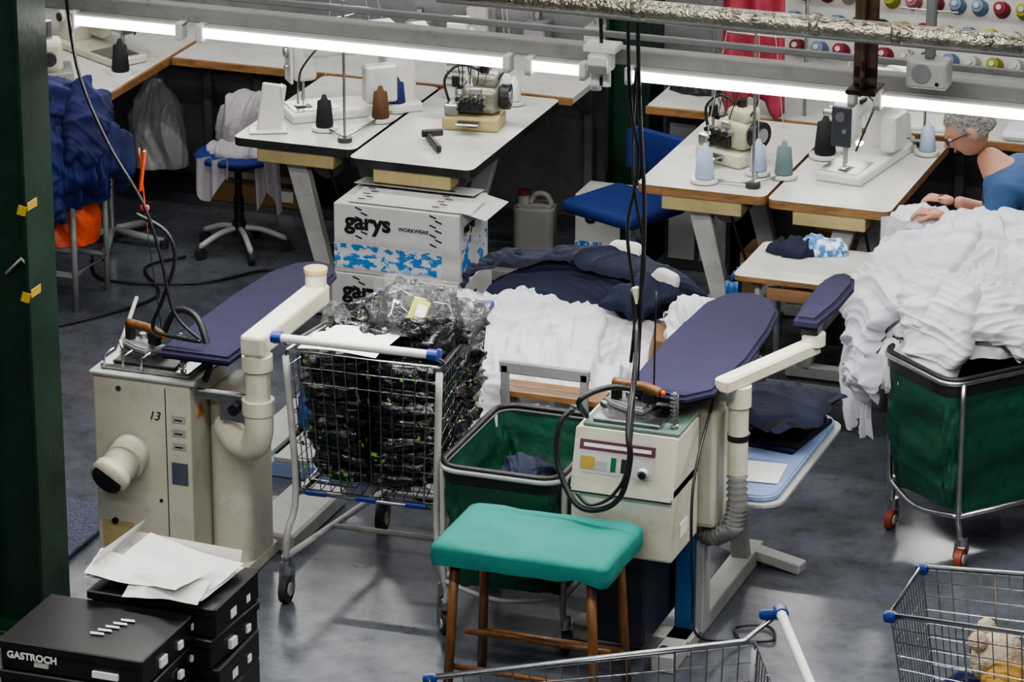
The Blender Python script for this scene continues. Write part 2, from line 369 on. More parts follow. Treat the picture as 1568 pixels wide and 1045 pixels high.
# ---------------------------------------------------------------- sewing tables
def sew_table(name,x0,x1,y0,y1,z,sl=1,em=metald):
    B=MB();B.prism(rrect(x0,x1,y0,y1,.035),z-.035,z,white,m2=em)
    B.prism(rrect(x0+.004,x1-.004,y0+.004,y1-.004,.03),z-.037,z-.0355,em)
    xm=(x0+x1)/2
    for y in(y0+.14,y1-.2):
        B.beam((xm+.12*sl,y,.05),(xm-.06*sl,y,z-.04),.06,.05,lgrey,w2=.09)
        B.beam((x0+.06,y,.035),(x1-.04,y,.035),.05,.05,lgrey)
        B.beam((x0+.05,y,z-.05),(x1-.05,y,z-.05),.05,.04,lgrey)
        for x in(x0+.08,x1-.06):B.cyl((x,y,0),(x,y,.02),.02,rubber,n=10)
    B.beam((xm+.1*sl,y0+.14,.16),(xm+.1*sl,y1-.2,.16),.04,.03,lgrey)
    B.cyl((xm,y1-.4,z-.18),(xm,y1-.62,z-.18),.075,greym);B.bb(xm-.06,xm+.06,y1-.5,y1-.42,z-.16,z-.04,greym)
    B.bb(x0+.1,x1-.1,y0+.02,y0+.12,z-.1,z-.037,creamd)
    B.box((xm,y0+.45,.12),(.22,.3,.015),metald,rot=(8,0,0))
    B.tube([(xm,y0+.3,z-.05),(xm+.1,y0+.25,z-.3),(xm+.2*sl,y0+.4,.1),(xm+.1,y1-.1,.01)],.006,dark,sp=6,n=6)
    return B.build(name)
sew_table("sewing_table",-1.19,-.65,-.1,.88,.78,1)
sew_table("sewing_table.001",-.635,-.1,-.2,.88,.78,-1)
sew_table("sewing_table.002",.57,1.1,-.13,.88,.78,1,wood)
sew_table("sewing_table.003",1.115,1.61,-.15,.84,.78,-1,wood)
def cone(B,x,y,z,m,s=1,thread=True):
    B.cyl((x,y,z),(x,y,z+.012),.05*s,wht,n=20)
    B.lathe([(.032*s,.014),(.034*s,.02),(.026*s,.11*s),(.014*s,.115*s),(.008,.135*s)],m,TM(x,y,z))
def lockstitch(name,loc,rz,hm=wht,led=True,face=steel,sc=1):
    B=MB();B.T=Matrix.Scale(sc,4)
    B.bb(-.09,.09,-.24,.26,0,.035,hm,bev=.008,seg=2)
    B.bb(-.085,.06,-.22,-.05,.035,.038,steel,bev=0);B.bb(-.02,.02,-.2,-.14,.038,.04,metald,bev=0)
    B.box((0,.19,.14),(.12,.12,.24),hm,bev=.025,seg=3)
    B.box((0,.02,.265),(.1,.42,.085),hm,bev=.025,seg=3)
    B.box((0,-.17,.22),(.09,.09,.16),hm,bev=.022,seg=3)
    B.box((0,-.222,.21),(.075,.012,.15),face,bev=.004);B.cyl((0,-.23,.25),(0,-.24,.25),.018,steel);B.cyl((.02,-.23,.2),(.02,-.245,.2),.009,steel)
    B.cyl((0,-.17,.14),(0,-.17,.06),.006,steel);B.cyl((0,-.17,.06),(0,-.17,.036),.002,steel);B.cyl((.0,-.19,.14),(0,-.19,.05),.004,steel);B.box((0,-.18,.042),(.02,.035,.006),steel,bev=.001)
    B.cyl((0,.25,.25),(0,.3,.25),.065,hm,n=26);B.cyl((0,.3,.25),(0,.315,.25),.05,dark)
    for k in(-.2,-.15):B.cyl((-.045,k,.25),(-.075,k,.25),.014,steel);B.cyl((-.075,k,.25),(-.08,k,.25),.009,metald)
    for k in(-.1,-.03,.04,.11):B.cyl((-.05,k,.27),(-.054,k,.27),.009,metald,n=10)
    B.bb(-.052,-.05,-.08,.1,.235,.255,dark,bev=0)
    B.box((.06,.05,.27),(.03,.12,.06),hm,bev=.006);B.box((.07,.1,.12),(.06,.12,.14),hm,bev=.008);B.cyl((-.06,.2,.14),(-.075,.2,.14),.028,hm);B.cyl((-.075,.2,.14),(-.08,.2,.14),.02,metald)
    B.cyl((.02,-.12,.31),(.02,-.12,.37),.003,steel);B.cyl((.0,0.05,.31),(.0,0.05,.38),.003,steel);B.tube([(0,.05,.38),(.02,0,.37),(.03,-.12,.36),(.06,-.18,.3)],.0015,steel,n=4,sp=4)
    B.box((.055,-.16,.3),(.012,.05,.02),dark);B.box((0,-.12,.31),(.07,.05,.02),dark);B.box((0,.12,.32),(.08,.12,.02),mat("pale_blue_steel",(.3,.4,.55),.4),bev=.006)
    B.tube([(.05,-.1,.3),(.09,-.14,.28),(.08,-.2,.2),(.05,-.2,.12)],.004,dark,sp=5,n=6)
    if led:
        B.box((.03,-.12,.125),(.02,.03,.012),led_m)
    return B.build(name,loc,rz)
lockstitch("sewing_machine",(-.88,.40,.78),-50,led=False,sc=1.15,face=wht)
B=MB();B.box((0,0,.14),(.11,.16,.28),wht,bev=.012,seg=2);B.box((0,.0,.31),(.09,.12,.05),wht,bev=.01)
for k in range(5):B.bb(-.04,.04,-.083,-.08,.06+.03*k,.07+.03*k,greym,bev=0)
B.build("machine_control_box",(-.53,.80,.781),10)
B=MB();B.beam((0,0,.0),(.03,.02,.2),.1,.02,wht,bev=.006);B.box((0,0,.006),(.16,.08,.01),wht);B.box((.06,.03,.12),(.012,.06,.14),wht);B.build("machine_guard",(-1.08,.02,.781),25)
def serger(name,loc,rz,hm,base):
    B=MB();B.box((0,0,.03),(.24,.17,.06),base,bev=.012,seg=2);B.box((0.01,-.092,.03),(.05,.008,.02),metald)
    B.box((.03,.01,.12),(.16,.12,.12),hm,bev=.03,seg=3);B.box((.05,.02,.2),(.11,.1,.06),hm,bev=.02,seg=3)
    B.box((-.08,-.03,.085),(.06,.1,.05),steel,bev=.006);B.cyl((.115,.02,.13),(.15,.02,.13),.055,dark);B.cyl((.15,.02,.13),(.155,.02,.13),.03,steel)
    B.box((.0,-.06,.1),(.1,.02,.05),metald);B.box((-.06,.02,.17),(.04,.08,.02),metald);B.box((.02,-.055,.165),(.05,.012,.03),steel)
    for i in range(4):
        B.cyl((-.05+i*.035,-.06,.14),(-.05+i*.035,-.09,.14),.012,steel,n=12);B.cyl((-.05+i*.035,-.09,.14),(-.05+i*.035,-.1,.14),.009,metald,n=12)
        B.tube([(-.06+i*.04,0,.22),(-.07+i*.045,-.02,.3),(-.04+i*.04,-.05,.31),(-.03+i*.03,-.08,.2)],.0025,metald,n=4,sp=5)
    B.tube([(-.1,-.02,.1),(-.12,-.02,.2),(-.06,0,.26),(.03,0,.24)],.006,metald,sp=5)
    B.tube([(.1,0,.2),(.14,0,.28),(.08,.02,.33),(.0,.02,.3)],.004,metald,sp=5)
    B.cyl((-.07,-.03,.1),(-.07,-.03,.22),.006,steel);B.box((-.07,-.03,.2),(.03,.03,.05),dark)
    B.cyl((.04,.02,.22),(.04,.02,.26),.02,metald);B.box((0,-.12,.045),(.1,.06,.01),steel)
    for i in range(6):B.cyl((-.05+i*.022,-.075,.09+.02*(i%2)),(-.05+i*.022,-.082,.09+.02*(i%2)),.005,metald,n=8)
    return B.build(name,loc,rz)
serger("overlock_machine",(-.31,.39,.78),8,mat("serger_metal",(.30,.29,.24),.35,.5,var=.3,vs=20),creamd)
serger("overlock_machine.001",(.83,.3,.78),-25,mat("serger_cream",(.48,.48,.34),.35,var=.15,grime=.3),pvc)
lockstitch("sewing_machine.001",(1.36,.40,.78),-8,face=mat("dark_face_plate",(.05,.055,.07),.4,.3),sc=1.1)
B=MB();B.box((0,0,.02),(.02,.2,.03),dark,rot=(0,0,0));B.box((.02,.1,.03),(.09,.02,.03),metald);B.build("bag_clamp_tool",(-.36,.05,.781),35)
def stand(name,x,y,z,h,cones,arm=.12):
    B=MB();B.cyl((x,y,z),(x,y,z+h),.006,steel);B.cyl((x,y,z),(x,y,z+.02),.03,metald)
    B.tube([(x-arm,y,z+h*.96),(x+arm,y,z+h*.96)],.004,steel)
    for dx,dy,m,s in cones:
        B.tube([(x,y,z+.02),(x+dx,y+dy,z+.01)],.006,steel);cone(B,x+dx,y+dy,z+.005,m,s)
        B.tube([(x+dx,y+dy,z+.13*s),(x+dx*.6,y+dy*.6,z+h*.96)],.0012,wht,n=4)
    return B.build(name)
tb=mat("thread_brown",(.09,.04,.015),.8);tn=mat("thread_navy",(.01,.016,.09),.8);tk=mat("thread_black",(.008,.008,.01),.8);tp=mat("thread_pale",(.34,.42,.55),.8);tg=mat("thread_grey",(.13,.19,.2),.8)
stand("thread_stand",-.73,.0,.78,.6,[(-.14,.12,tk,1.1),(.03,.32,tb,1.1),(.04,.48,tn,1.1)])
stand("thread_stand.001",1.02,-.02,.78,.65,[(-.2,0,tp,1.15),(-.03,.17,tp,1.05),(.08,.16,tg,1.1)])
stand("thread_stand.002",1.52,.74,.78,.6,[(-.34,-.28,tk,1.3),(.04,-.1,tp,1),(-.1,.05,wht,1)])
stand("thread_stand.003",-.36,.72,.78,.5,[(-.06,-.02,wht,.9),(.1,.02,wht,.9),(.04,.1,wht,.9)])
lockstitch("sewing_machine.002",(-2.25,.85,.782),60,hm=cream,led=False)
B=MB();cone(B,0,0,0,tk,1.15);B.build("thread_cone",(-2.03,.60,.781))
B=MB();B.box((0,0,.02),(.2,.2,.04),greym);B.box((0,0,.1),(.12,.12,.14),cream,bev=.02,seg=2);B.cyl((0,0,.17),(0,0,.25),.02,steel);B.cyl((0,-.07,.1),(0,-.1,.1),.03,metald);B.build("button_machine",(-2.3,.45,.781),30)
B=MB();B.prism(rrect(1.12,1.72,-.62,-.18,.03),.6,.62,white,m2=wood)
for x in(1.2,1.64):
    for y in(-.54,-.26):B.tube([(x,y,0),(x,y,.6)],.013,greym)
B.beam((1.2,-.4,.12),(1.64,-.4,.12),.02,.02,greym);B.beam((1.25,-.58,.55),(1.6,-.58,.55),.03,.05,cardb)
B.build("side_table")
B=MB();B.blob((0,0,0),(.11,.07,.05),navyc,amp=.02,seed=3,nu=60,nv=30);B.blob((.10,.05,0),(.11,.08,.06),mat("blue_print_cloth",(.05,.2,.5),.8,col2=(.65,.7,.75),vs=30,var=.1,thr=(.45,.55)),amp=.015,seed=5,nu=50,nv=25);B.build("folded_cloth",(1.26,-.28,.622))
B=MB()
B.surf(lambda u,v:V((1.10-.02*math.sin(v*3)+.006*math.sin(u*20),-.56+u*.16+.02*math.sin(v*4),.6-.36*v*(1-.3*u))),24,20,bluel);B.surf(lambda u,v:V((1.10+u*.05,-.64+.01*math.sin(u*9),.6-.33*v)),8,12,bluel);B.build("hanging_blue_cloth",solid=.004)
# ---------------------------------------------------------------- chairs
def swivel(B,h,rr=.25,rz=0,m=lgrey):
    for i in range(5):
        a=R(72*i+rz);c,s=math.cos(a),math.sin(a)
        B.tube([(0.02*c,.02*s,.11),(rr*.5*c,rr*.5*s,.1),(rr*c,rr*s,.06)],.013,m,n=8,sp=4)
        B.cyl((rr*c-.012*s,rr*s+.012*c,.027),(rr*c+.012*s,rr*s-.012*c,.027),.027,rubber,n=14);B.cyl((rr*c,rr*s,.03),(rr*c,rr*s,.065),.008,m)
    B.cyl((0,0,.07),(0,0,.14),.03,dark);B.cyl((0,0,.14),(0,0,h),.016,dark);B.cyl((0,0,.14),(0,0,h*.6),.022,dark);B.cyl((0,0,h-.03),(0,0,h),.08,dark)
B=MB();swivel(B,.42,.2,20);B.ell((0,0,.445),(.18,.18,.03),blueseat,30,p=.75)
B.blob((.02,.0,.45),(.15,.13,.05),greyc,amp=.02,seed=2,nu=90,nv=36,zmin=.46);B.blob((.03,.1,.47),(.13,.1,.2),greyc,amp=.035,fr=14,seed=6,nu=120,nv=60,zmin=.46)
B.surf(lambda u,v:V((-.12+.16*u,-.17-.02*math.sin(u*14)-.01*v,.47-.2*v*(.7+.3*math.sin(u*5)))),26,14,greyc);B.surf(lambda u,v:V((.12+.12*u,-.1-.015*math.sin(u*16)+.02*v,.46-.24*v*(.8+.2*math.cos(u*7)))),26,14,greyc)
B.build("swivel_stool",(-1.52,.68,0))
B=MB();swivel(B,.42,.22,10);B.box((0,0,.45),(.4,.36,.06),blueseat,bev=.028,seg=4)
B.tube([(0,0,.41),(0,.2,.41),(0,.25,.5),(0,.22,.6)],.012,dark,sp=4)
B.surf(lambda u,v:V((.17*math.sin((u-.5)*math.pi)*1.0,.2+.045*math.cos((u-.5)*math.pi)-.0,.54+.17*v)) ,16,8,blueseat)
B.box((0,.245,.625),(.33,.03,.18),blueseat,bev=.014,seg=3)
B.build("office_chair",(.30,.54,0),-24)
# ---------------------------------------------------------------- cartons
def carton(name,loc,w,d,h,rz=0,open_=False,txt=True,tape=True):
    B=MB();B.bb(0,w,0,d,0,h,card,bev=.003)
    if open_:
        B.box((.05+w/2,d*.3,h+.012),(w*.98,d*.5,.004),card,rot=(4,0,0));B.box((w+.05,d*.45,h-.0),(.12,d*.8,.004),card,rot=(0,12,0));B.box((w*.5,d*.78,h+.02),(w*.96,d*.4,.004),card,rot=(-6,0,0))
    if tape:
        for k in range(7):
            for xx in(.12,w-.1):B.box((xx+.012*((k%2)*2-1),-.001,h-.015-.02*k),(.03,.0016,.006),dark,rot=(0,20,0),bev=0)
            for xx in(.12,w-.1):B.box((xx+.012*((k%2)*2-1),.03+.03*k,h+(.019+.002*k if open_ else .0015)),(.03,.007,.0016),dark,bev=0)
    if txt:
        B.bb(.0,w*.86,-.0015,0,.02,h*.42,printm,bev=0);B.bb(w,w+.0015,.03,d*.4,.03,h*.6,printm,bev=0);B.bb(w,w+.0015,d*.6,d*.95,.03,h*.5,printm,bev=0)
    o=B.build(name,loc,rz)
    if txt:
        text("garys",.095,(.05,-.002,h-.10),(90,0,0),dark,o,off=.0035);text("WORKWEAR",.022,(.28,-.002,h-.09),(90,0,0),dark,o,off=.0005)
        text("garys",.06,(w+.002,.05,h-.09),(90,0,90),dark,o,off=.002)
    return o
carton("cardboard_carton",(-.64,-.38,0),.56,.36,.35)
carton("cardboard_carton.001",(-.63,-.37,.352),.54,.33,.29,open_=True)
carton("cardboard_carton.002",(-.04,.90,0),.24,.2,.36,tape=False)
B=MB();B.bb(-1.95,-1.5,1.3,1.6,0,.26,cardb);B.bb(-1.95,-1.5,1.299,1.3,.12,.15,card,bev=0);B.bb(-1.6,-1.53,1.298,1.3,.03,.08,paper,bev=0);B.build("cardboard_carton.003")
B=MB();B.bb(.75,1.0,.3,.5,0,.18,cardb);B.build("cardboard_carton.004",(-.05,.6,0))
B=MB();B.bb(0,.4,0,.3,0,.28,cardb);B.bb(.04,.36,-.001,0,.1,.14,dark,bev=0);B.build("cardboard_carton.005",(1.0,.95,0),6)
B=MB();B.blob((0,0,0),(.22,.16,.3),navyc,amp=.04,seed=9,nu=100,nv=50);B.build("dark_fabric_bundle",(1.65,1.2,0))
B=MB();B.prism(rrect(-.09,.09,-.07,.07,.03),0,.22,jugm,bev=.015);B.cyl((-.05,0,.22),(-.05,0,.26),.025,jugm);B.cyl((-.05,0,.26),(-.05,0,.28),.028,mat("red_cap",(.12,.02,.015),.5));B.tube([(-.02,0,.22),(0,0,.262),(.05,0,.262),(.075,0,.21)],.013,jugm,sp=4);B.build("plastic_jerrycan",(-.30,1.12,0),10)
# ---------------------------------------------------------------- spool rack etc
B=MB();rackm=mat("rack_panel",(.42,.42,.40),.6)
B.box((2.4,1.42,1.09),(3.4,.015,.56),rackm,rot=(-22,0,0))
for x in(.72,4.08):B.tube([(x,1.33,.785),(x,1.54,1.36)],.012,greym)
cols=[(.2,.015,.035),(.3,.11,.13),(.14,.015,.02),(.02,.03,.12),(.36,.32,.28),(.02,.02,.02),(.25,.26,.03),(.02,.08,.08),(.18,.02,.1),(.14,.2,.32),(.4,.45,.05),(.42,.42,.4)]
for r_ in range(5):
    for i in range(34):
        c_=random.choice(cols);m=mat("thread_%d"%cols.index(c_),c_,.8)
        z=.86+.11*r_;x=.78+i*.095+.03*(r_%2);y=1.42+(z-1.09)*.404-.012
        B.cyl((x,y,z),(x,y-.07,z+.03),.036,m,r2=.026,n=14);B.cyl((x,y-.07,z+.03),(x,y-.085,z+.036),.012,lgrey,n=10)
B.build("thread_spool_rack")
B=MB()
B.surf(lambda u,v:V((.60+.28*u,.90+.025*math.sin(u*17+v*2)+.01*math.sin(u*31),1.42-.63*v*(.93+.07*math.sin(u*9)))),60,24,pink);B.tube([(.54,.90,1.42),(.94,.90,1.42)],.008,steel)
for x in(.54,.94):B.tube([(x,.90,1.42),(x,1.0,1.36),(x,1.0,.781)],.008,steel)
B.build("pink_fabric_on_rail",solid=.003)
B=MB();B.blob((0,0,0),(.15,.12,.08),dark,amp=.03,seed=4,nu=60,nv=30);B.build("dark_cloth_bundle",(.42,1.25,.781))
B=MB();B.box((0,0,.01),(.3,.2,.02),paper);B.box((.5,-.05,.02),(.22,.18,.04),shirt,bev=.02,seg=2);B.box((.9,.0,.02),(.2,.2,.04),lgrey);B.box((.22,.02,.01),(.1,.2,.02),greym);B.blob((.7,-.02,0),(.1,.07,.06),greyc,amp=.02,nu=50,nv=24,seed=2);B.cyl((1.1,0,0),(1.1,0,.12),.04,greym);B.build("folded_garments",(1.4,1.05,.781),2)
B=MB()
for x,y,hh,m in((0,0,.2,white),(.25,.05,.14,greyc),(-.3,.02,.1,lgrey),(.55,0,.16,pvc)):B.box((x,y,hh/2),(.1,.12,hh),m,bev=.008);B.cyl((x,y,hh),(x,y,hh+.05),.02,steel)
B.build("bench_boxes",(-.7,1.52,.781))
# ---------------------------------------------------------------- left bags
B=MB();B.blob((0,0,0),(.12,.09,.42),bagw,amp=.03,fr=16,seed=9,nu=100,nv=60,pw=1.0,zmin=0);B.tube([(0,0,.4),(.0,0,.52)],.012,bagw);B.build("hanging_plastic_bag",(-2.15,1.2,.18))
B=MB();B.blob((0,0,-.0),(.24,.23,.40),blue,amp=.05,fr=16,seed=1,flow=60,nu=180,nv=90,zmin=-.1,pw=.75)
for i,(ox,oy,a) in enumerate(((.1,-.1,30),(-.1,-.1,80),(.15,.05,-20),(0,0,110),(.22,-.2,50),(-.05,-.3,10),(.3,0,70),(.1,-.35,-40),(.2,-.1,-70))):
    B.sheet((0,0,0),(.25,.24,.42),(ox,oy),.36,.2,a,blue,60+i,lift=.03+.01*i,amp=.05,fr=14,n=80,zmin=-.12)
B.blob((.08,-.03,-.18),(.10,.12,.17),orange,amp=.03,seed=4,nu=70,nv=40,zmin=-.2);B.blob((-.05,-.12,-.3),(.08,.1,.25),orange,amp=.03,seed=7,nu=70,nv=40,zmin=-.33)
for x,y in((-.18,-.15),(.16,-.15),(.16,.15),(-.18,.15)):B.tube([(x,y,-.46),(x,y,.0)],.013,greym)
B.tube([(-.18,-.15,-.3),(.16,-.15,-.3),(.16,.15,-.3),(-.18,.15,-.3)],.012,greym,closed=True);B.prism(rrect(-.18,.16,-.15,.15,.02),-.2,-.18,greym)
B.build("blue_fabric_pile",(-2.0,-.14,.46))
B=MB()
for a in(0,72,144,216,288):B.tube([(0,0,.06),(.25*math.cos(R(a)),.25*math.sin(R(a)),.03)],.018,greym);B.cyl((.25*math.cos(R(a)),.25*math.sin(R(a)),0),(.25*math.cos(R(a)),.25*math.sin(R(a)),.04),.02,rubber)
B.cyl((0,0,.05),(0,0,.3),.02,steel);B.build("pedestal_stand_base",(-2.1,.6,0))
B=MB();B.tube([(-2.1,.4,.012),(-1.9,.1,.01),(-1.5,.2,.01),(-1.3,.45,.01),(-1.1,.5,.01),(-.9,.6,.01)],.006,dark,sp=8,n=6);B.tube([(-1.9,-.6,.01),(-1.7,-.3,.01),(-1.6,.0,.01),(-1.8,.3,.01),(-1.7,.5,.01)],.006,dark,sp=8,n=6);B.build("floor_cable")
# ---------------------------------------------------------------- ironing station (left)
def iron(B,T,m2=woodd):
    o=B.T;B.T=o@T
    pts=[(-.05,-.09),(.05,-.09),(.054,-.02),(.04,.055),(.0,.115),(-.04,.055),(-.054,-.02)]
    B.prism(pts,0,.018,steel);B.prism([(x*.85,y*.85) for x,y in pts],.018,.04,greym,bev=.006)
    B.cyl((0,-.06,.035),(0,-.06,.09),.009,steel);B.cyl((0,.05,.035),(0,.05,.09),.009,steel);B.box((0,.05,.06),(.03,.03,.06),dark)
    B.tube([(0,-.12,.095),(0,-.05,.102),(0,.06,.095)],.016,m2,n=12,sp=4);B.box((0,-.08,.07),(.03,.045,.04),dark);B.cyl((.03,.02,.04),(.03,.02,.06),.012,steel)
    B.ell((0,-.13,.095),(.010,.008,.010),orange,12)
    B.T=o
def coil(B,x,y,z0,z1,r=.014,k=8):
    B.cyl((x,y,z0),(x,y,z1),.006,steel)
    pts=[(x+r*math.cos(i*.785),y+r*math.sin(i*.785),z0+(z1-z0)*i/(k*8)) for i in range(k*8)];B.tube(pts,.0028,steel,n=5)
B=MB()
B.bb(-.56,-.19,-2.72,-2.40,0.0,.74,cream,bev=.008,seg=2)
B.bb(-.188,-.03,-2.60,-2.36,0,.70,cream,bev=.05,seg=4)
B.bb(-.18,.03,-2.36,-1.86,0,.07,lgrey,bev=.01);B.bb(-.56,-.03,-2.70,-2.3,0,.05,cream)
B.bb(-.285,-.282,-2.7215,-2.72,.03,.72,metald,bev=0)
B.bb(-.57,-.17,-2.73,-2.42,.74,.755,lgrey,bev=.004);B.bb(-.54,-.2,-2.70,-2.45,.755,.775,steel,bev=.006);B.bb(-.5,-.26,-2.68,-2.48,.775,.785,metald,bev=.004)
for x in(-.52,-.45,-.38):B.tube([(x,-2.7,.76),(x,-2.7,.81),(x+.03,-2.68,.83)],.005,steel)
coil(B,-.23,-2.69,.76,.92)
iron(B,TM(-.44,-2.58,.785,rz=65))
B.tube([(-.34,-2.6,.87),(-.28,-2.62,.97),(-.18,-2.66,.97),(-.12,-2.7,.84),(-.14,-2.7,.76)],.012,dark,sp=6)
B.cyl((-.42,-2.71,.47),(-.42,-2.78,.45),.07,cream,n=30);B.tube([(-.42,-2.75,.46),(-.44,-2.84,.425)],.064,pvc,n=28);B.tube([(-.438,-2.83,.43),(-.446,-2.865,.415)],.07,pvc,n=28)
B.tube([(-.446,-2.864,.415),(-.4465,-2.867,.414)],.058,dark,n=28)
B.tube([(-.10,-2.62,.58),(-.03,-2.69,.55),(.045,-2.73,.555),(.08,-2.75,.62),(.08,-2.75,.70)],.05,pvc,n=24,sp=6)
B.cyl((.08,-2.75,.69),(.08,-2.75,.74),.056,pvc,n=26);B.cyl((.08,-2.75,.74),(.08,-2.75,.92),.043,pvc,n=24);B.cyl((.08,-2.75,.85),(.08,-2.75,.9),.053,pvc,n=26)
B.box((.08,-2.5,.945),(.085,.6,.075),pvc,bev=.012,seg=2);B.cyl((.08,-2.23,.98),(.08,-2.23,1.03),.038,pvc,n=24);B.cyl((.08,-2.23,1.03),(.08,-2.23,1.045),.042,creamd,n=24)
B.box((-.04,-2.69,.66),(.1,.02,.08),steel);B.box((-.08,-2.69,.71),(.2,.03,.03),steel);B.cyl((-.02,-2.72,.68),(-.02,-2.74,.68),.02,dark)
B.bb(-.265,-.205,-2.7235,-2.7205,.37,.45,mat("data_plate",(.08,.10,.14),.4),bev=0)
B.prism([(-.03,-.025),(.03,-.025),(0,.028)],0,.002,mat("warning_orange",(.6,.2,.02),.5),T=TM(-.188,-2.64,.63)@Euler((R(90),0,R(90))).to_matrix().to_4x4())
for k in range(3):B.bb(-.26,-.21,-2.7235,-2.7205,.50+.05*k,.525+.05*k,lgrey,bev=0);B.bb(-.25,-.22,-2.7245,-2.7235,.507+.05*k,.512+.05*k,dark,bev=0)
B.cyl((-.49,-2.72,.2),(-.49,-2.728,.2),.012,dark);B.cyl((-.46,-2.72,.7),(-.46,-2.724,.7),.01,steel);B.bb(-.54,-.42,-2.7225,-2.7205,.1,.2,creamd,bev=0);B.cyl((-.31,-2.72,.3),(-.31,-2.724,.3),.006,dark)
B.cyl((-.08,-2.4,.7),(-.12,-2.35,.86),.04,metald);B.beam((-.13,-2.6,.84),(-.13,-1.9,.84),.1,.03,metald)
bp=[(-.27,-2.8),(-.0,-2.8),(.01,-2.4),(.015,-2.05),(.0,-1.85),(-.05,-1.76),(-.12,-1.74),(-.19,-1.79),(-.24,-1.92),(-.265,-2.2)]
B.prism(bp,.86,.895,navy,bev=.012)
B.tube([(-.68,-2.1,.8),(-.60,-2.45,.70),(-.55,-2.6,.72)],.008,lgrey,sp=4)
A_=B.build("vacuum_ironing_station");text("13",.045,(-.35,-2.7225,.6),(90,0,0),dark,A_,shear=.3)
B=MB();
for k in range(3):B.bb(-.5+k*.17,-.36+k*.17,-1.7,-1.0,.06,.08,lgrey,bev=.002)
B.bb(-.5,.0,-1.7,-1.62,0,.06,ltblue);B.bb(-.5,.0,-1.08,-1.0,0,.06,ltblue);B.blob((-.2,-1.25,.08),(.2,.16,.16),mat("mid_blue_cloth",(.015,.06,.22),.8,var=.15),amp=.03,seed=6,nu=100,nv=45,zmin=.08);B.build("floor_pallet")
B=MB();B.bb(-1.05,-.7,-2.9,-2.2,0,.02,mat("floor_grate",(.02,.03,.07),.6,col2=(.06,.07,.13),vs=90,thr=(.48,.52)));B.build("rubber_mat")
# ---------------------------------------------------------------- shopping carts
def caster(B,x,y,h,r=.05,m=rubber,a=0):
    c,s=math.cos(a),math.sin(a)
    B.cyl((x-.013*c,y-.013*s,r),(x+.013*c,y+.013*s,r),r,m,n=22);B.cyl((x-.018*c,y-.018*s,r),(x+.018*c,y+.018*s,r),r*.5,lgrey,n=16)
    for k in(-1,1):B.beam((x+k*.02*c,y+k*.02*s,r),(x+k*.02*c-s*.01,y+k*.02*s+.015*c,h-.01),.018,.004,steel,bev=0)
    B.cyl((x,y+.01,h-.015),(x,y+.01,h+.02),.018,steel,n=12)
def cart(name,loc,rz,L=.82,w0=.275,w1=.2,zt=.93,zb=.42,fill=None,handle=wht,hz=1.0):
    B=MB();r=.0021
    zt1=zt-.03;zb1=zb+.1
    def pt(s_,t,h):
        w=(w0+(w1-w0)*t)*(.88+.12*h);return V((s_*w,L*t*(.93+.07*h)+ .03*(1-h)*(1-t),(zb+(zb1-zb)*t)*(1-h)+(zt+(zt1-zt)*t)*h))
    ny,nx,nh=20,13,9
    for k in range(nh+1):
        h=k/nh;rr=.0055 if k==nh else(.004 if k in(0,) else r)
        B.tube([pt(-1,0,h),pt(-1,1,h),pt(1,1,h),pt(1,0,h)],rr,chrome,n=6,closed=True)
    for s_ in(-1,1):
        for i in range(ny+1):
            B.tube([pt(s_,i/ny,0),pt(s_,i/ny,1)],r if i%5 else .0035,chrome,n=5)
    for i in range(nx+1):
        s_=-1+2*i/nx
        B.tube([pt(s_,0,0),pt(s_,0,1)],r if i%4 else .0035,chrome,n=5);B.tube([pt(s_,1,0),pt(s_,1,1)],r,chrome,n=5);B.tube([pt(s_,0,0),pt(s_,1,0)],r,chrome,n=5)
    for i in range(1,10):B.tube([pt(-1,i/10,0),pt(1,i/10,0)],r,chrome,n=5)
    B.tube([(-w0-.006,-.07,hz),pt(-1,0,1)+V((-.006,.03,.005)),pt(-1,1,1)+V((-.006,.006,.002)),pt(1,1,1)+V((.006,.006,.002)),pt(1,0,1)+V((.006,.03,.005)),(w0+.006,-.07,hz)],.008,chrome,n=8)
    B.cyl((-w0-.01,-.07,hz),(w0+.01,-.07,hz),.015,handle,n=16)
    for s_ in(-1,1):
        B.cyl((s_*(w0-.015),-.07,hz),(s_*(w0+.02),-.07,hz),.02,bluep,n=16);B.box((s_*(w0+.008),-.045,hz-.008),(.024,.07,.03),bluep,bev=.01,seg=2)
        q=pt(s_,1,1);B.box((q.x+s_*.004,q.y,q.z-.004),(.035,.04,.034),bluep,bev=.012,seg=2)
        B.tube([(s_*w0,-.0,zt-.02),(s_*(w0-.02),.02,zb-.0),(s_*(w0+.0),-.02,zb-.15),(s_*(w0+.015),.0,.16)],.012,lgrey,n=10,sp=4)
        B.tube([(s_*(w0-.02),.02,zb-.02),(s_*(w0-.04),L*.5,zb-.03),(s_*w1,L*.9,zb+.05)],.011,chrome,n=8)
        B.tube([(s_*(w0+.015),.0,.17),(s_*(w1-.01),L*.95,.15)],.012,lgrey,n=10)
        B.tube([(s_*w1,L*.95,.15),(s_*w1,L*.8,zb+.03)],.011,lgrey,n=8)
        caster(B,s_*(w0+.015),.0,.15,.05);caster(B,s_*(w1-.01),L*.95,.13,.05)
    B.tube([(-w1,L*.95,.15),(w1,L*.95,.15)],.01,lgrey);B.tube([(-w0+.03,L*.45,.16),(w0-.03,L*.45,.16)],.01,lgrey)
    q=pt(-1,0,0);B.tube([(q.x,q.y-.01,q.z-.01),(-q.x,q.y-.01,q.z-.01)],.007,chrome)
    for s_ in(-.75,0,.75):B.bb(q.x*s_-.04,q.x*s_+.04,q.y-.018,q.y-.003,q.z-.018,q.z+.0,bluep)
    if fill:fill(B,pt)
    return B.build(name,loc,rz)
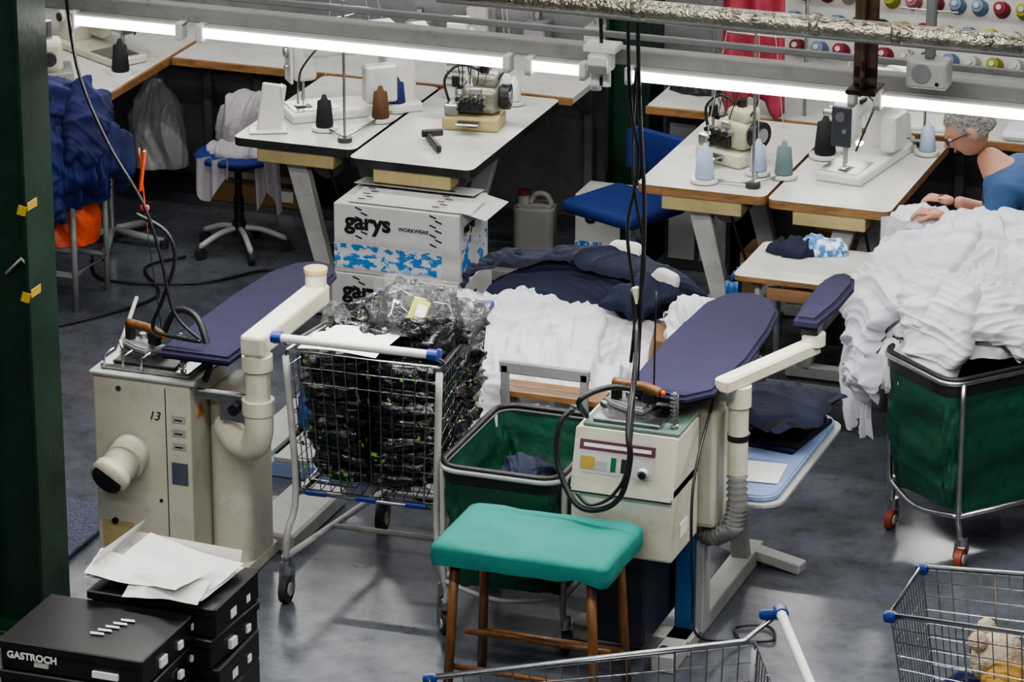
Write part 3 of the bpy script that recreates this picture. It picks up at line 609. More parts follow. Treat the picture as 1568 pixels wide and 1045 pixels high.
def fillB(B,pt):
    rnd=random.Random(5)
    def pillow(c,sz,rot,m,sd):
        B.ell((0,0,0),sz,m,30,TM(*c,rz=rot[2],rx=rot[0],ry=rot[1]),amp=.25,fr=5,p=.55,seed=sd)
    for k in range(10):
        z=.49+.043*k
        for i in range(2):
            for j in range(3):
                x=(-.5+i)*.235*(1+.02*k)+rnd.uniform(-.012,.012);y=.13+j*.205+rnd.uniform(-.02,.02)
                pillow((x*.92,y,z+j*.02),(.112,.104,.028),(rnd.uniform(-8,8),rnd.uniform(-8,8),rnd.uniform(-12,12)),polybag,k*7+i*3+j)
    for i in range(120):
        if rnd.random()<.55:x=rnd.uniform(-.24,.24);y=.022;z=rnd.uniform(.45,.9);rr=(rnd.uniform(60,120),0,rnd.uniform(-40,40))
        else:x=.232;y=rnd.uniform(.03,.6);z=rnd.uniform(.5,.9);rr=(90,0,90+rnd.uniform(-40,40))
        B.box((x,y,z),(rnd.uniform(.008,.02),rnd.uniform(.005,.012),.001),leaf if rnd.random()<.6 else polybag,rot=(rr[0],rnd.uniform(0,90),rr[2]),bev=0)
    for i in range(14):
        x=rnd.uniform(-.19,.22);y=rnd.uniform(.2,.55);pillow((x,y,.89+rnd.uniform(0,.04)+.06*(x>0)),(.11,.09,.04),(rnd.uniform(-35,35),rnd.uniform(-35,35),rnd.uniform(0,90)),polybag,50+i)
    pillow((.1,.3,1.0),(.14,.07,.10),(-30,15,25),polybag,71);B.box((.12,.228,1.03),(.06,.006,.10),lime,rot=(-30,25,20));B.box((.135,.219,1.04),(.035,.004,.045),paper,rot=(-30,25,20));B.box((.03,.2,.97),(.025,.01,.09),lime,rot=(-20,-10,0))
    pillow((.11,.28,1.01),(.16,.10,.12),(-25,15,25),film,73)
    pillow((-.1,.40,.91),(.12,.1,.06),(0,-20,10),film,75);pillow((.22,.38,.96),(.09,.13,.06),(15,20,0),film,77);pillow((-.17,.35,.90),(.1,.1,.05),(15,20,30),film,78)
    for i in range(34):
        x=rnd.uniform(-.22,.24);B.box((x,rnd.uniform(.15,.55),rnd.uniform(.93,.96)+.04*(x>0)),(.02,.014,.002),leaf if i%3 else paper,rot=(rnd.uniform(0,90),rnd.uniform(0,90),0),bev=0)
    B.surf(lambda u,v:V((-.22+.28*u,-.03+.17*v,.955+.02*u*v+.006*math.sin(u*4))),10,8,paper);B.surf(lambda u,v:V((-.19+.26*u+.03*v,.02+.16*v,.965+.02*u*v+.008*math.sin(u*5+1))),10,8,paper)
cart("shopping_cart",(.46,-2.74,0),2,fill=fillB,L=.74)
def fillH(B,pt):
    B.blob((0,.55,.43),(.17,.26,.22),blue,amp=.04,seed=5,nu=100,nv=50,zmin=.45)
    pl=mat("plush",(.5,.41,.3),.9,bump=.6,bs=60)
    B.T=TM(-.05,.22,.05)
    B.ell((0.0,.35,.70),(.08,.08,.08),pl,24,amp=.15);B.ell((-.08,.3,.66),(.08,.08,.07),mat("yellow_plush",(.45,.26,.06),.9,bump=.5),24,amp=.2);B.ell((.02,.26,.64),(.08,.09,.07),pl,24,amp=.2)
    B.ell((.05,.4,.77),(.03,.03,.03),pl,14);B.ell((-.05,.4,.77),(.03,.03,.03),pl,14)
    B.T=Matrix()
cart("shopping_cart.001",(2.48,-4.74,0),116,L=.92,zt=.93,hz=1.02)
cart("shopping_cart.002",(3.51,-3.93,0),90,L=.86,w0=.24,w1=.18,fill=fillH)
# ---------------------------------------------------------------- green canvas trolleys
def ltrolley(name,loc,rz,w,l,h,inner=None,legm=lgrey,wm=rubber):
    B=MB();rim=rrect(-w/2,w/2,-l/2,l/2,.07,5)
    B.tube([(x,y,h) for x,y in rim],.011,legm,closed=True,n=10);B.tube([(x*.985,y*.985,h+.012) for x,y in rim],.011,dark,closed=True,n=8)
    n=len(rim)
    def P(u,v):
        k=u*n;i=int(k)%n;f=k-int(k);a=V(rim[i]);b=V(rim[(i+1)%n]);p=a.lerp(b,f)
        t=1-.13*v;sag=.03*math.sin(v*math.pi)*(noise.noise(V((u*9,v*3,1))))
        p=p*t*.99;nn=p.normalized()*-1
        wr=.018*noise.noise(V((u*16+v*4,v*3,3)))+.009*noise.noise(V((u*40,v*9,3)))
        p=p+nn*(wr+sag)*min(1,v*5);z=h-.005-(h-.2)*v-.02*math.sin(u*4*math.pi+1)*v*(v>.8)
        return V((p.x,p.y,z))
    B.surf(lambda u,v:P(u,v),160,30,greenf,True)
    B.surf(lambda u,v:V((P(u,v*.09).x*1.012,P(u,v*.09).y*1.012,P(u,v*.09).z)),120,4,dark,True)
    B.surf(lambda u,v:V((P(u,1).x*(1-v),P(u,1).y*(1-v),P(u,1).z-.03*math.sin(v*1.57))),60,8,greenf,True)
    for sx in(-1,1):
        for sy in(-1,1):
            x,y=sx*(w/2-.0),sy*(l/2-.06)
            B.tube([(x,y,h),(x,y,.24),(x*.96,y*.96,.16),(x*1.0,y*.95,.11)],.011,legm,sp=4,n=8);caster(B,x,y*.95,.1,.036,wm,a=.6)
        B.tube([(sx*(w/2-.0),-l/2+.06,.2),(0,-l/2+.03,.17),(-sx*(w/2-.0),-l/2+.06,.2)],.009,legm,sp=4,n=8)
        B.tube([(sx*(w/2-.0),-l/2+.06,.2),(sx*(w/2-.0),l/2-.06,.2)],.01,legm,n=8)
    if inner:inner(B)
    return B.build(name,loc,rz)
def inT(B):
    B.blob((0,.0,.2),(.155,.235,.30),blackf,amp=.05,seed=3,nu=90,nv=45,zmin=.19,pw=.5)
    for i in range(6):B.sheet((0,.02,.2),(.15,.23,.32),(.05*math.cos(i*2),.08*math.sin(i*2)),.20,.16,40*i,navyc if i%2 else blackf,500+i,lift=.012+.006*i,amp=.03,fr=15,n=60,zmin=.2)
ltrolley("canvas_laundry_trolley",(.995,-2.57,0),0,.43,.62,.63,inner=inT)
ltrolley("canvas_laundry_trolley.001",(2.30,-1.33,0),-40,.42,.68,.70,legm=steel,wm=mat("red_wheel",(.22,.04,.02),.5))
# ---------------------------------------------------------------- garment heaps
def garment_heap(B,c,r,n,seed,mats,w=.5,h=.38,spread=.5,zmin=0,bias=(0,0),amp=.024,fr=(12,18),sl=8,inc=.005,res=150):
    rnd=random.Random(seed)
    B.blob(c,(r[0]*.97,r[1]*.97,r[2]*.97),mats[0],flow=30,amp=.03,fr=18,seed=seed,nu=200,nv=100,pw=.9,zmin=zmin,irr=.05)
    for i in range(n):
        a=rnd.uniform(0,2*math.pi);d=spread*math.sqrt(rnd.random())*(1-.5*i/n)
        B.sheet(c,r,(bias[0]+d*math.cos(a),bias[1]+d*math.sin(a)),w*rnd.uniform(.75,1.2),h*rnd.uniform(.7,1.2),rnd.uniform(-90,90),mats[i%len(mats)],seed*20+i,lift=.012+inc*i,amp=amp,fr=rnd.uniform(*fr),n=res,zmin=zmin)
    for i in range(sl):
        a=rnd.uniform(0,2*math.pi);d=spread*rnd.uniform(.3,1)
        B.sheet(c,r,(bias[0]+d*math.cos(a),bias[1]+d*math.sin(a)),.42,.11,math.degrees(a)+rnd.uniform(-50,50),mats[i%len(mats)],seed*20+50+i,lift=.03+inc*n,amp=amp*.8,fr=14,n=90,zmin=zmin)
B=MB()
c_,r_=(0,0,0),(.42,.38,.30)
garment_heap(B,c_,r_,15,7,[shirt,shirt2],spread=.42,zmin=-.45,w=.55,h=.36,amp=.034,inc=.004)
B.sheet(c_,(.43,.39,.30),(-.42,-.3),.62,.34,35,shirt,901,lift=.08,amp=.04,fr=12,n=140,zmin=-.4)
B.sheet(c_,(.43,.39,.30),(-.5,.05),.5,.4,5,shirt2,902,lift=.06,amp=.04,fr=12,n=130,zmin=-.2)
B.sheet(c_,(.43,.39,.30),(-.1,-.45),.5,.3,80,shirt2,903,lift=.07,amp=.04,fr=12,n=130,zmin=-.12)
def hang(x0,y0,x1,y1,z0,L,sd,taper=.35):
    def fn(u,v):
        k=(u-.5)*(1-taper*v)+.5
        f=fold(u*5+.6*v+sd,v*.7,sd)
        x=x0+(x1-x0)*k;y=y0+(y1-y0)*k
        nx,ny=(y1-y0),-(x1-x0);l=math.hypot(nx,ny);s_=.03*(f-.4)+.03*math.sin(v*3)
        return V((x-abs(nx/l)*s_-.02*v,y-abs(ny/l)*s_,z0-L*v*(.85+.25*noise.noise(V((u*3,sd,0))))))
    return fn
B.surf(hang(-.50,-.02,-.30,-.26,.02,.52,3),60,50,shirt);B.surf(hang(-.48,.1,-.40,-.12,.0,.4,8),50,40,shirt2);B.surf(hang(-.40,-.2,-.16,-.40,.02,.24,5,.1),60,30,shirt2)
B.build("white_garment_heap",(2.22,-1.08,.715))
B=MB()
h_=(.66,.56,.53)
garment_heap(B,(0,0,0),h_,24,3,[shirt,shirt2],spread=.72,w=.62,h=.40,amp=.036,inc=.004,fr=(10,16))
B.sheet((0,0,0),h_,(-.5,-.4),.62,.36,45,shirt2,951,lift=.11,amp=.045,fr=12,n=140)
B.sheet((0,0,0),h_,(-.1,-.5),.62,.32,85,shirt,952,lift=.12,amp=.045,fr=12,n=140)
B.sheet((0,0,0),h_,(-.45,-.1),.62,.32,10,shirt,953,lift=.12,amp=.045,fr=12,n=140)
B.sheet((0,0,0),h_,(.05,-.40),.70,.24,5,shirt2,954,lift=.14,amp=.045,fr=11,n=140)
B.sheet((0,0,0),h_,(-.25,-.75),.5,.3,20,shirt2,955,lift=.06,amp=.04,fr=13,n=120)
B.build("white_shirt_heap",(.58,-1.14,0))
B=MB();c_=(.0,.0,0);r_=(.46,.27,.17)
B.blob(c_,(.36,.19,.15),navyc,flow=80,amp=.02,fr=9,seed=31,nu=160,nv=70,zmin=-.08,irr=.1,pw=.9)
B.sheet(c_,r_,(-.10,.04),.60,.26,4,navyc,301,lift=.012,amp=.024,fr=9,n=130,lump=.01,zmin=-.1)
B.sheet(c_,r_,(.14,.03),.44,.30,-20,navyc,302,lift=.03,amp=.022,fr=9,n=120,lump=.01,zmin=-.1)
B.sheet(c_,r_,(-.34,-.02),.34,.18,25,navyc,303,lift=.015,amp=.03,fr=11,n=90,lump=.01,zmin=-.16)
B.sheet(c_,r_,(.22,-.20),.19,.28,-10,navyc,304,lift=.04,amp=.024,fr=10,n=90,lump=.01,zmin=-.16)
B.sheet(c_,r_,(.24,-.07),.11,.06,-5,paper,306,lift=.088,amp=.002,n=20,lump=.01);B.sheet(c_,r_,(.10,.09),.09,.04,-12,paper,307,lift=.078,amp=.002,n=20,lump=.01)
B.build("navy_garment_pile",(.64,-.98,.57))
B=MB();B.box((.0,0,.07),(.1,.1,.14),cardb,rot=(20,10,20));B.blob((.08,.0,0),(.1,.1,.2),mat("pattern_cloth",(.1,.2,.42),.8,col2=(.6,.61,.65),vs=14,thr=(.42,.5)),amp=.02,seed=3,nu=80,nv=40)
B.sheet((.1,.05,0),(.14,.12,.26),(0,0),.3,.25,20,shirt2,77,lift=.01,amp=.025,fr=18,n=80,zmin=-.3);B.build("patterned_cloth_bundle",(1.07,-1.3,.48))
B=MB()
B.prism(rrect(.62,1.0,-1.84,-1.72,.01),.5,.52,wood)
B.beam((.65,-1.86,.0),(.65,-1.86,.63),.03,.02,greym);B.beam((.95,-1.86,.0),(.95,-1.86,.63),.03,.02,greym);B.beam((.63,-1.86,.62),(.97,-1.86,.62),.02,.045,greym);B.beam((.65,-1.86,.42),(.95,-1.86,.42),.03,.02,greym);B.beam((.65,-1.86,.28),(.95,-1.86,.28),.03,.02,greym)
for x in(.65,.95):B.beam((x,-1.76,0),(x,-1.76,.5),.03,.03,greym)
B.build("grey_work_frame")
# ---------------------------------------------------------------- centre steam generator station
B=MB()
x0,x1,y0,y1=1.28,1.63,-2.96,-2.68
B.bb(x0,x1,y0,y1,.44,.70,cream,bev=.01,seg=2)
zt=.86
B.prism([(y0-.01,.66),(y1,.66),(y1,zt),(y0+.05,zt)],x0,x1,cream,T=Matrix(((0,0,1,0),(1,0,0,0),(0,1,0,0),(0,0,0,1))),bev=.006)
def pan(a,b,c,d,m,off=.002):
    p=[]
    for fx,fh in((a,c),(b,c),(b,d),(a,d)):
        z=.66+.2*fh;y=y0-.01+.06*fh-off
        p.append((x0+(x1-x0)*fx,y,z+off*.3))
    B.add(p,[[0,1,2,3]],m)
pan(.06,.8,.3,.85,mat("panel_grey",(.44,.44,.42),.4));pan(.06,.8,.66,.82,mat("panel_plum",(.10,.035,.06),.4),.003);pan(.1,.76,.71,.77,paper,.0035);pan(.08,.22,.36,.56,mat("panel_yellow",(.35,.26,.05),.4),.004);pan(.22,.34,.36,.5,mat("panel_grey2",(.3,.3,.32),.4),.004)
pan(.38,.43,.36,.58,mat("switch_green",(.01,.12,.06),.3),.005);pan(.48,.54,.36,.58,dark,.005)
B.cyl((x0+.25,y0+.0,.75),(x0+.25,y0-.015,.745),.018,lgrey);B.cyl((x0+.25,y0-.015,.745),(x0+.25,y0-.022,.744),.012,dark)
B.bb(x0,x1,y0-.0115,y0-.0095,.655,.66,metald,bev=0)
gp=mat("green_grey_plate",(.11,.17,.145),.5)
B.bb(x0+.02,x1-.0,y0+.06,y1,zt,zt+.015,gp);B.bb(x0+.05,x0+.28,y0+.07,y1-.03,zt+.015,zt+.03,steel)
iron(B,TM(x0+.15,y0+.15,zt+.03,rz=75))
coil(B,x1-.03,y0+.1,zt+.015,zt+.14,.013,9)
B.tube([(x0+.02,y0+.1,zt+.02),(x0+.02,y0+.03,zt+.1),(x0+.1,y0+.1,zt+.13),(x0+.2,y0+.15,zt+.11)],.01,dark,sp=6)
B.bb(x1+.0005,x1+.003,y0+.08,y0+.16,.5,.55,paper,bev=0)
B.bb(1.4,1.68,-2.64,-2.3,.44,.86,cream,bev=.02,seg=2)
B.bb(1.34,1.52,-2.9,-2.5,.1,.44,mat("dark_pump_box",(.015,.018,.03),.5),bev=.01)
B.bb(1.535,1.60,-2.62,-2.5,.04,.46,bluel,bev=.004);B.bb(1.60,1.63,-2.6,-2.52,.04,.44,lgrey)
B.beam((1.57,-2.86,.03),(1.57,-1.8,.03),.08,.06,lgrey);B.beam((1.2,-2.66,.03),(1.62,-2.66,.03),.1,.06,lgrey);B.beam((1.45,-1.84,.06),(1.78,-1.9,.02),.06,.04,lgrey);B.beam((1.57,-1.95,.05),(1.57,-2.1,.45),.06,.05,lgrey)
for p in((1.25,-2.66),(1.57,-2.84)):B.cyl((p[0],p[1],.06),(p[0],p[1],.085),.014,steel,n=8)
bp=[(1.40,-2.72),(1.45,-2.81),(1.62,-2.81),(1.69,-2.72),(1.71,-2.4),(1.695,-2.1),(1.67,-1.9),(1.61,-1.78),(1.53,-1.74),(1.45,-1.77),(1.40,-1.90),(1.385,-2.3)]
B.prism(bp,.935,.97,navy,bev=.012);B.beam((1.54,-2.6,.92),(1.54,-1.95,.92),.12,.03,metald);B.cyl((1.54,-2.45,.85),(1.54,-2.4,.92),.05,metald)
B.cyl((1.74,-2.6,.64),(1.74,-2.6,.94),.034,pvc,n=22);B.cyl((1.74,-2.6,.88),(1.74,-2.6,.95),.042,pvc,n=22);B.cyl((1.74,-2.6,.76),(1.74,-2.6,.78),.036,dark,n=22)
B.beam((1.70,-2.68,.97),(1.89,-2.22,.98),.06,.05,pvc,bev=.008);B.cyl((1.89,-2.24,.99),(1.89,-2.24,1.03),.04,pvc);B.box((1.88,-2.24,1.045),(.06,.06,.04),dark)
B.beam((1.7,-2.67,.93),(1.72,-2.62,.93),.05,.03,steel)
pts=[(1.74,-2.6,.64),(1.745,-2.61,.53),(1.735,-2.62,.45),(1.66,-2.6,.40),(1.58,-2.55,.40)]
Q=[]
for i in range(4):
    a,b=V(pts[i]),V(pts[i+1])
    for j in range(10):Q.append(a.lerp(b,j/10))
B.tube(Q,.03,mat("corrugated_hose",(.22,.22,.215),.5),n=16,rs=[.037 if i%2 else .028 for i in range(len(Q))])
B.prism([(1.835,-2.3),(1.915,-2.3),(1.935,-2.1),(1.935,-1.9),(1.915,-1.82),(1.875,-1.79),(1.835,-1.82),(1.815,-1.9),(1.818,-2.1)],1.055,1.10,navy,bev=.014)
B.prism(rrect(1.42,1.84,-2.5,-1.68,.07),.5,.525,ltblue,bev=.006);B.prism(rrect(1.40,1.86,-2.52,-1.66,.08),.49,.5,lgrey)
M_=B.build("steam_ironing_station");text("C",.03,(x1-.04,y0-.0025,.65),(90,0,0),dark,M_)
B=MB()
for i in range(5):B.box((.01*math.sin(i*2),.01*math.cos(i*3),.012+.018*i),(.30-.02*i,.34-.03*i,.018),blackf if i%2 else navyc,rot=(0,0,5*i-8),bev=.008,seg=2)
for i in range(3):B.sheet((0,0,.06),(.34,.34,.04+.006*i),(.02*i,-.02*i),.30-.02*i,.32-.03*i,15*i-20,blackf if i%2 else navyc,400+i,lift=.01+.01*i,amp=.022,fr=12,n=60,zmin=0.06,lump=0)
B.build("folded_black_garments",(1.67,-1.93,.527))
B=MB();B.box((0,0,.004),(.14,.18,.006),paper,rot=(0,0,5));B.build("paper_stack",(1.74,-2.3,.526))
B=MB()
pr=rrect(-.09,.09,-.12,.12,.02);tub=mat("white_tub",(.36,.37,.37),.4)
B.surf(lambda u,v:V((pr[int(u*len(pr))%len(pr)][0]*(.85+.15*v),pr[int(u*len(pr))%len(pr)][1]*(.85+.15*v),.11*v)),len(pr),4,tub,True);B.prism([(x*.85,y*.85) for x,y in pr],0,.004,tub);B.tube([(x,y,.11) for x,y in pr],.006,tub,closed=True);B.build("plastic_tub",(1.58,-2.34,.527))
B=MB();B.tube([(1.66,-2.62,.9),(1.68,-2.9,.7),(1.7,-2.95,.35),(1.66,-2.75,.1),(1.75,-2.55,.012),(1.85,-2.5,.01),(1.8,-2.4,.01),(1.7,-2.45,.01),(1.76,-2.56,.01)],.005,dark,n=6,sp=8);B.build("floor_power_cable")
# ---------------------------------------------------------------- teal stool
B=MB();X0,X1,Y0,Y1=.945,1.545,-3.38,-2.98
zt=.56
for sx,sy in((0,0),(1,0),(1,1),(0,1)):
    x=X0+.07+(X1-X0-.14)*sx;y=Y0+.06+(Y1-Y0-.12)*sy
    B.tube([(x,y,zt-.02),(x+(sx-.5)*.05,y+(sy-.5)*.05,0)],.016,woodd,n=12)
B.tube([(X0+.05,Y0+.05,.14),(X1-.05,Y0+.05,.14)],.011,woodd);B.tube([(X0+.05,Y1-.05,.14),(X1-.05,Y1-.05,.14)],.011,woodd);B.tube([(X0+.05,Y0+.2,.2),(X1-.05,Y0+.2,.2)],.011,woodd)
rim=rrect(X0,X1,Y0,Y1,.035,6);cx,cy=(X0+X1)/2,(Y0+Y1)/2;n=len(rim)
rim=[p for q in [[(V(rim[i]).lerp(V(rim[(i+1)%n]),j/8)) for j in range(8)] for i in range(n)] for p in q];n=len(rim)
def ft(u,v):
    i=int(u*n+1e-6)%n;x,y=rim[i]
    if v<.6:
        k=v/.6;xx=cx+(x-cx)*k;yy=cy+(y-cy)*k;z=zt+.024-.012*k**8+.008*noise.noise(V((xx*7,yy*7,0)))+.005*fold(xx*9+yy*6,yy*3-xx,2)
    else:
        k=(v-.6)/.4;o=1+.010*math.sin(k*3.1)+.014*noise.noise(V((x*22,y*22,k*1.5)));xx=cx+(x-cx)*o;yy=cy+(y-cy)*o;z=zt+.010-.055*k-.022*k*noise.noise(V((x*8,y*8,1)))
    return V((xx,yy,z))
B.surf(ft,n,26,teal,True);B.prism(rrect(X0+.02,X1-.02,Y0+.02,Y1-.02,.04),zt-.02,zt+.005,woodd)
B.build("cloth_covered_stool")
# ---------------------------------------------------------------- black boxes and papers
def blackbox(name,x0,y0,w,d,z0,n,h=.1,rz=0,seed=0):
    rnd=random.Random(seed);B=MB()
    for k in range(n):
        a=rnd.uniform(-3,3) if k<n-1 else 0;z=z0+h*k
        B.box((w/2+rnd.uniform(-.01,.01),d/2,z+h*.5-.002),(w,d,h-.006),blackc,rot=(0,0,a),bev=.004)
        B.box((w/2,d/2,z+h-.018),(w+.012,d+.012,.03),blackc,rot=(0,0,a),bev=.004)
        B.box((w/2+w*.25,-.004-abs(math.sin(R(a)))*w*.4,z+h*.3),(w*.18,.012,.02),paper,rot=(0,0,a),bev=0)
        B.box((w/2-w*.2,-.004-abs(math.sin(R(a)))*w*.4,z+h*.3),(w*.1,.012,.012),lgrey,rot=(0,0,a),bev=0)
        B.box((w+.004,d*.4,z+h*.35),(.012+.0,d*.13,.03),paper,rot=(0,0,a),bev=0);B.box((w+.004,d*.75,z+h*.35),(.012,d*.08,.024),paper,rot=(0,0,a),bev=0)
    return B.build(name,(x0,y0,0),rz)
o=blackbox("black_carton_stack",-.1,-4.34,.48,.36,0,5,.1,seed=2)
text("GASTROCH",.032,(.03,-.012,.445),(90,0,0),paper,o,off=.001)
for k in range(5):text("/",.05,(.25+.012*k,.13+.03*k,.502),(0,0,-60),paper,o,off=.003,sx=1.6)
o=blackbox("black_carton_stack.001",.02,-3.96,.43,.33,0,5,.105,seed=5)
B=MB()
def fl(u,v,dx,dy,w,h,z,a,b,sd):
    return V((dx+(u-.5)*w,dy+(v-.5)*h,z+a*(u-.5)+b*(v-.5)+.008*math.sin(u*4+sd)+.006*noise.noise(V((u*3,v*3,sd)))))
for dx,dy,w_,h_,z,a,b,sd,rz in((.0,.0,.42,.29,.02,.0,.0,0,0),(.03,.03,.36,.22,.04,-.02,.03,2,-6),(-.08,-.05,.28,.18,.045,-.03,.01,3,12),(.1,-.03,.2,.2,.05,.02,.02,4,-20),(.07,-.14,.26,.1,.03,.0,.04,5,4)):
    B.surf(lambda u,v:fl(u,v,dx,dy,w_,h_,z,a,b,sd),14,12,paper,T=TM(rz=rz))
B.surf(lambda u,v:V((-.21+.05*u,-.13+.3*v,.02+.09*u)),4,4,paper);B.surf(lambda u,v:V((-.2+.4*u,.13+.02*v,.02+.05*v)),4,4,paper);B.build("paper_sheets",(.21,-3.80,.527),-4)
# ---------------------------------------------------------------- worker
def skin_mesh(name,pts,edges,m,parent,root=0,sub=2):
    me=bpy.data.meshes.new(name);me.from_pydata([p[:3] for p in pts],edges,[]);me.materials.append(m)
    o=bpy.data.objects.new(name,me);C.objects.link(o);o.parent=parent
    k=o.modifiers.new("skin","SKIN");k.use_smooth_shade=True
    L=me.skin_vertices[0].data
    for i,p in enumerate(pts):
        r=p[3];L[i].radius=(r,p[4] if len(p)>4 else r);L[i].use_root=(i==root)
    sb=o.modifiers.new("sub","SUBSURF");sb.levels=sub;sb.render_levels=sub
    return o
W=bpy.data.objects.new("seated_worker",None);C.objects.link(W)
Y=-.2
hl=V((1.80,Y+.09,.845));hr=V((1.81,Y-.09,.845))
body=[(2.27,Y,.50,.13,.12),(2.24,Y,.66,.125,.11),(2.17,Y,.82,.135,.11),(2.09,Y,.95,.13,.1),(2.03,Y,1.03,.06),(1.97,Y,1.09,.048),
 (2.10,Y+.16,.97,.06),(2.08,Y+.22,.79,.045),(1.95,Y+.17,.79,.036),(1.85,Y+.10,.84,.026),
 (2.10,Y-.16,.97,.06),(2.08,Y-.22,.79,.045),(1.95,Y-.17,.79,.036),(1.85,Y-.10,.84,.026),
 (2.25,Y+.09,.48,.09),(1.88,Y+.1,.47,.06),(1.88,Y+.1,.1,.04),(1.78,Y+.1,.045,.035),
 (2.25,Y-.09,.48,.09),(1.88,Y-.1,.47,.06),(1.88,Y-.1,.1,.04),(1.78,Y-.1,.045,.035)]
be=[(0,1),(1,2),(2,3),(3,4),(4,5),(3,6),(6,7),(7,8),(8,9),(3,10),(10,11),(11,12),(12,13),(0,14),(14,15),(15,16),(16,17),(0,18),(18,19),(19,20),(20,21)]
skin_mesh("body",body,be,skin,W)
sb=[(2.27,Y,.50,.14,.13),(2.24,Y,.66,.135,.12),(2.17,Y,.82,.145,.12),(2.085,Y,.955,.135,.11),(2.04,Y,1.02,.065),(2.10,Y+.165,.975,.075),(2.08,Y+.225,.79,.06),(1.97,Y+.18,.787,.05),(2.10,Y-.165,.975,.075),(2.08,Y-.225,.79,.06),(1.97,Y-.18,.787,.05)]
skin_mesh("shirt",sb,[(0,1),(1,2),(2,3),(3,4),(3,5),(5,6),(6,7),(3,8),(8,9),(9,10)],wblue,W)
vs_=[(2.27,Y,.52,.165,.155),(2.24,Y,.66,.16,.145),(2.17,Y,.82,.17,.145),(2.095,Y,.945,.168,.135),(2.05,Y,1.005,.11)]
skin_mesh("vest",vs_,[(0,1),(1,2),(2,3),(3,4)],mat("navy_vest",(.008,.02,.075),.85,var=.2,bump=.2),W)
tr=[(2.27,Y,.50,.14,.12),(2.24,Y+.09,.48,.1),(1.88,Y+.1,.47,.072),(1.88,Y+.1,.12,.055),(2.24,Y-.09,.48,.1),(1.88,Y-.1,.47,.072),(1.88,Y-.1,.12,.055)]
skin_mesh("trousers",tr,[(0,1),(1,2),(2,3),(0,4),(4,5),(5,6)],navyc,W)
def hand(name,p,sgn):
    x,y,z=p
    pts=[(x+.06,y+.0,z-.01,.026,.02),(x+.02,y,z,.032,.016),(x-.02,y,z+.0,.036,.014)];ed=[(0,1),(1,2)]
    for i,(dy,l) in enumerate(((-.027,.8),(-.009,.95),(.009,1),(.027,.88))):
        a=len(pts);dy*=-sgn
        pts+=[(x-.012,y+dy*.8,z+.002,.009),(x-.045*1,y+dy*1.15,z+.004,.0085),(x-.045-.022*l,y+dy*1.2,z-.012,.008),(x-.045-.03*l,y+dy*1.2,z-.034*l,.007)];ed+=[(1,a),(a,a+1),(a+1,a+2),(a+2,a+3)]
    a=len(pts);pts+=[(x+.005,y-sgn*.03,z-.004,.011),(x-.02,y-sgn*.048,z-.014,.0095),(x-.042,y-sgn*.046,z-.026,.008)];ed+=[(1,a),(a,a+1),(a+1,a+2)]
    skin_mesh(name,pts,ed,skin,W,sub=1)
hand("hand_left",hl,-1);hand("hand_right",hr,1)
B=MB();B.T=TM(1.925,Y-.01,1.175,rz=196)@TM(ry=34)
def hd(u,v):
    a=2*math.pi*u;b=math.pi*v
    x=.092*math.sin(b)*math.cos(a);y=.072*math.sin(b)*math.sin(a);z=.105*math.cos(b)
    if z<0:
        k=-z/.105;y*=1-.28*k;x=x*(1-.12*k)+.022*k
        if x<0:x*=1-.25*k
    if x>0: x*=1-.1*abs(z/.1)**2
    f=max(0,math.cos(a))**8*math.sin(b)
    x+=.006*f*math.exp(-((z-.022)/.012)**2)
    for s_ in(-1,1):x-=.008*math.exp(-((y-s_*.028)/.013)**2-((z-.004)/.011)**2)*(x>0)
    x+=.026*math.exp(-(y/.011)**2-((z+.018)/.014)**2)*(x>0)+.014*math.exp(-(y/.009)**2-((z-.0)/.016)**2)*(x>0)
    x+=.006*math.exp(-(y/.02)**2-((z+.047)/.007)**2)*(x>0)-.003*math.exp(-(y/.022)**2-((z+.053)/.002)**2)*(x>0)
    x+=.008*math.exp(-(y/.02)**2-((z+.085)/.014)**2)*(x>0)
    return V((x,y,z))
B.surf(hd,64,48,skin,True)
def hr_(u,v):
    a=2*math.pi*u;b=math.pi*.5*v*(1.25 if math.cos(a)<.1 else 1.25-.62*min(1,(math.cos(a)-.1)/.5))
    n_=1+.04*noise.noise(V((math.cos(a)*6,math.sin(a)*6,b*6)))
    return V(((.098*math.sin(b)*math.cos(a)-.004)*n_,.078*math.sin(b)*math.sin(a)*n_,(.112*math.cos(b)+.001)*n_))
B.surf(hr_,60,24,hair,True)
lip=mat("lips",(.32,.12,.10),.5)
B.ell((.094,0,-.051),(.006,.02,.004),lip,12)
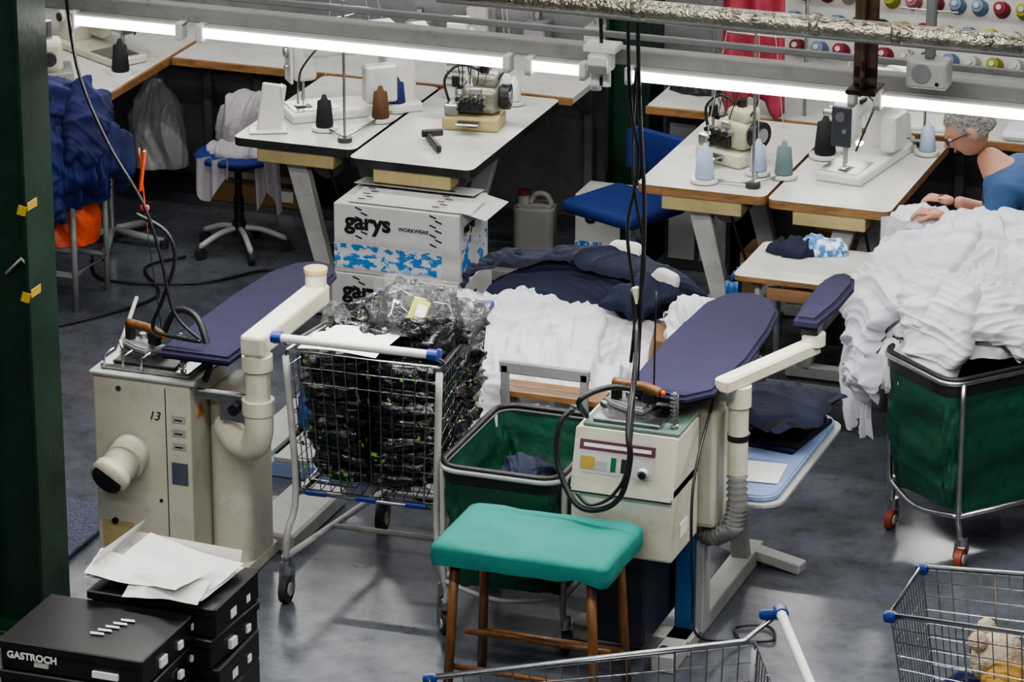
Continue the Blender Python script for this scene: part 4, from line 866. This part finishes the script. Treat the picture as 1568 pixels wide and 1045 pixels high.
for s_ in(-1,1):
    B.ell((-.005,s_*.074,-.008),(.018,.008,.03),skin,16);B.ell((.083,s_*.028,.004),(.008,.011,.008),wht,12);B.ell((.0905,s_*.028,.003),(.003,.005,.005),dark,8)
    B.box((.094,s_*.03,.024),(.006,.026,.005),hair)
    B.tube([(.1,s_*.03+.02*math.cos(t),.002+.016*math.sin(t)) for t in [i*math.pi/6 for i in range(12)]],.002,dark,closed=True,n=5);B.tube([(.1,s_*.05,.006),(.04,s_*.076,.008),(0,s_*.08,0)],.002,dark,n=5)
B.tube([(.1,-.01,.004),(.104,0,.007),(.1,.01,.004)],.0018,dark,n=5)
B.T=Matrix();B.build("head",parent=W)
B=MB();swivel(B,.33,.24,15);B.box((0,0,.355),(.4,.4,.05),blueseat,bev=.022,seg=3);B.tube([(.1,0,.33),(.24,0,.34),(.27,0,.6)],.012,dark,sp=4);B.box((.27,0,.68),(.04,.34,.22),blueseat,bev=.018,seg=3);B.build("office_chair.001",(2.28,-.2,0))
B=MB();B.blob((0,0,0),(.14,.12,.04),shirt,amp=.015,seed=44,fr=18,nu=100,nv=50,zmin=0);B.surf(lambda u,v:V((-.15+.3*u,-.1+.02*math.sin(u*15),.03-.2*v)),40,10,shirt);B.build("white_cloth_in_hands",(1.77,-.22,.787))
B=MB();B.cyl((1.76,-.2,0),(1.76,-.2,.03),.1,greym);B.cyl((1.76,-.2,.03),(1.76,-.2,.765),.015,steel);B.prism(rrect(1.65,1.92,-.32,-.10,.03),.765,.785,white);B.build("lap_work_stand")
# ---------------------------------------------------------------- world, camera
w=bpy.data.worlds.new("World");S.world=w;w.use_nodes=True
w.node_tree.nodes["Background"].inputs[0].default_value=(.8,.84,.9,1);w.node_tree.nodes["Background"].inputs[1].default_value=.085
cam=bpy.data.cameras.new("camera");cam.lens=135;cam.sensor_width=36;cam.clip_end=100
co=bpy.data.objects.new("camera",cam);C.objects.link(co);co.location=(5.074,-13.942,5.4);co.rotation_euler=(R(70),0,R(20));S.camera=co
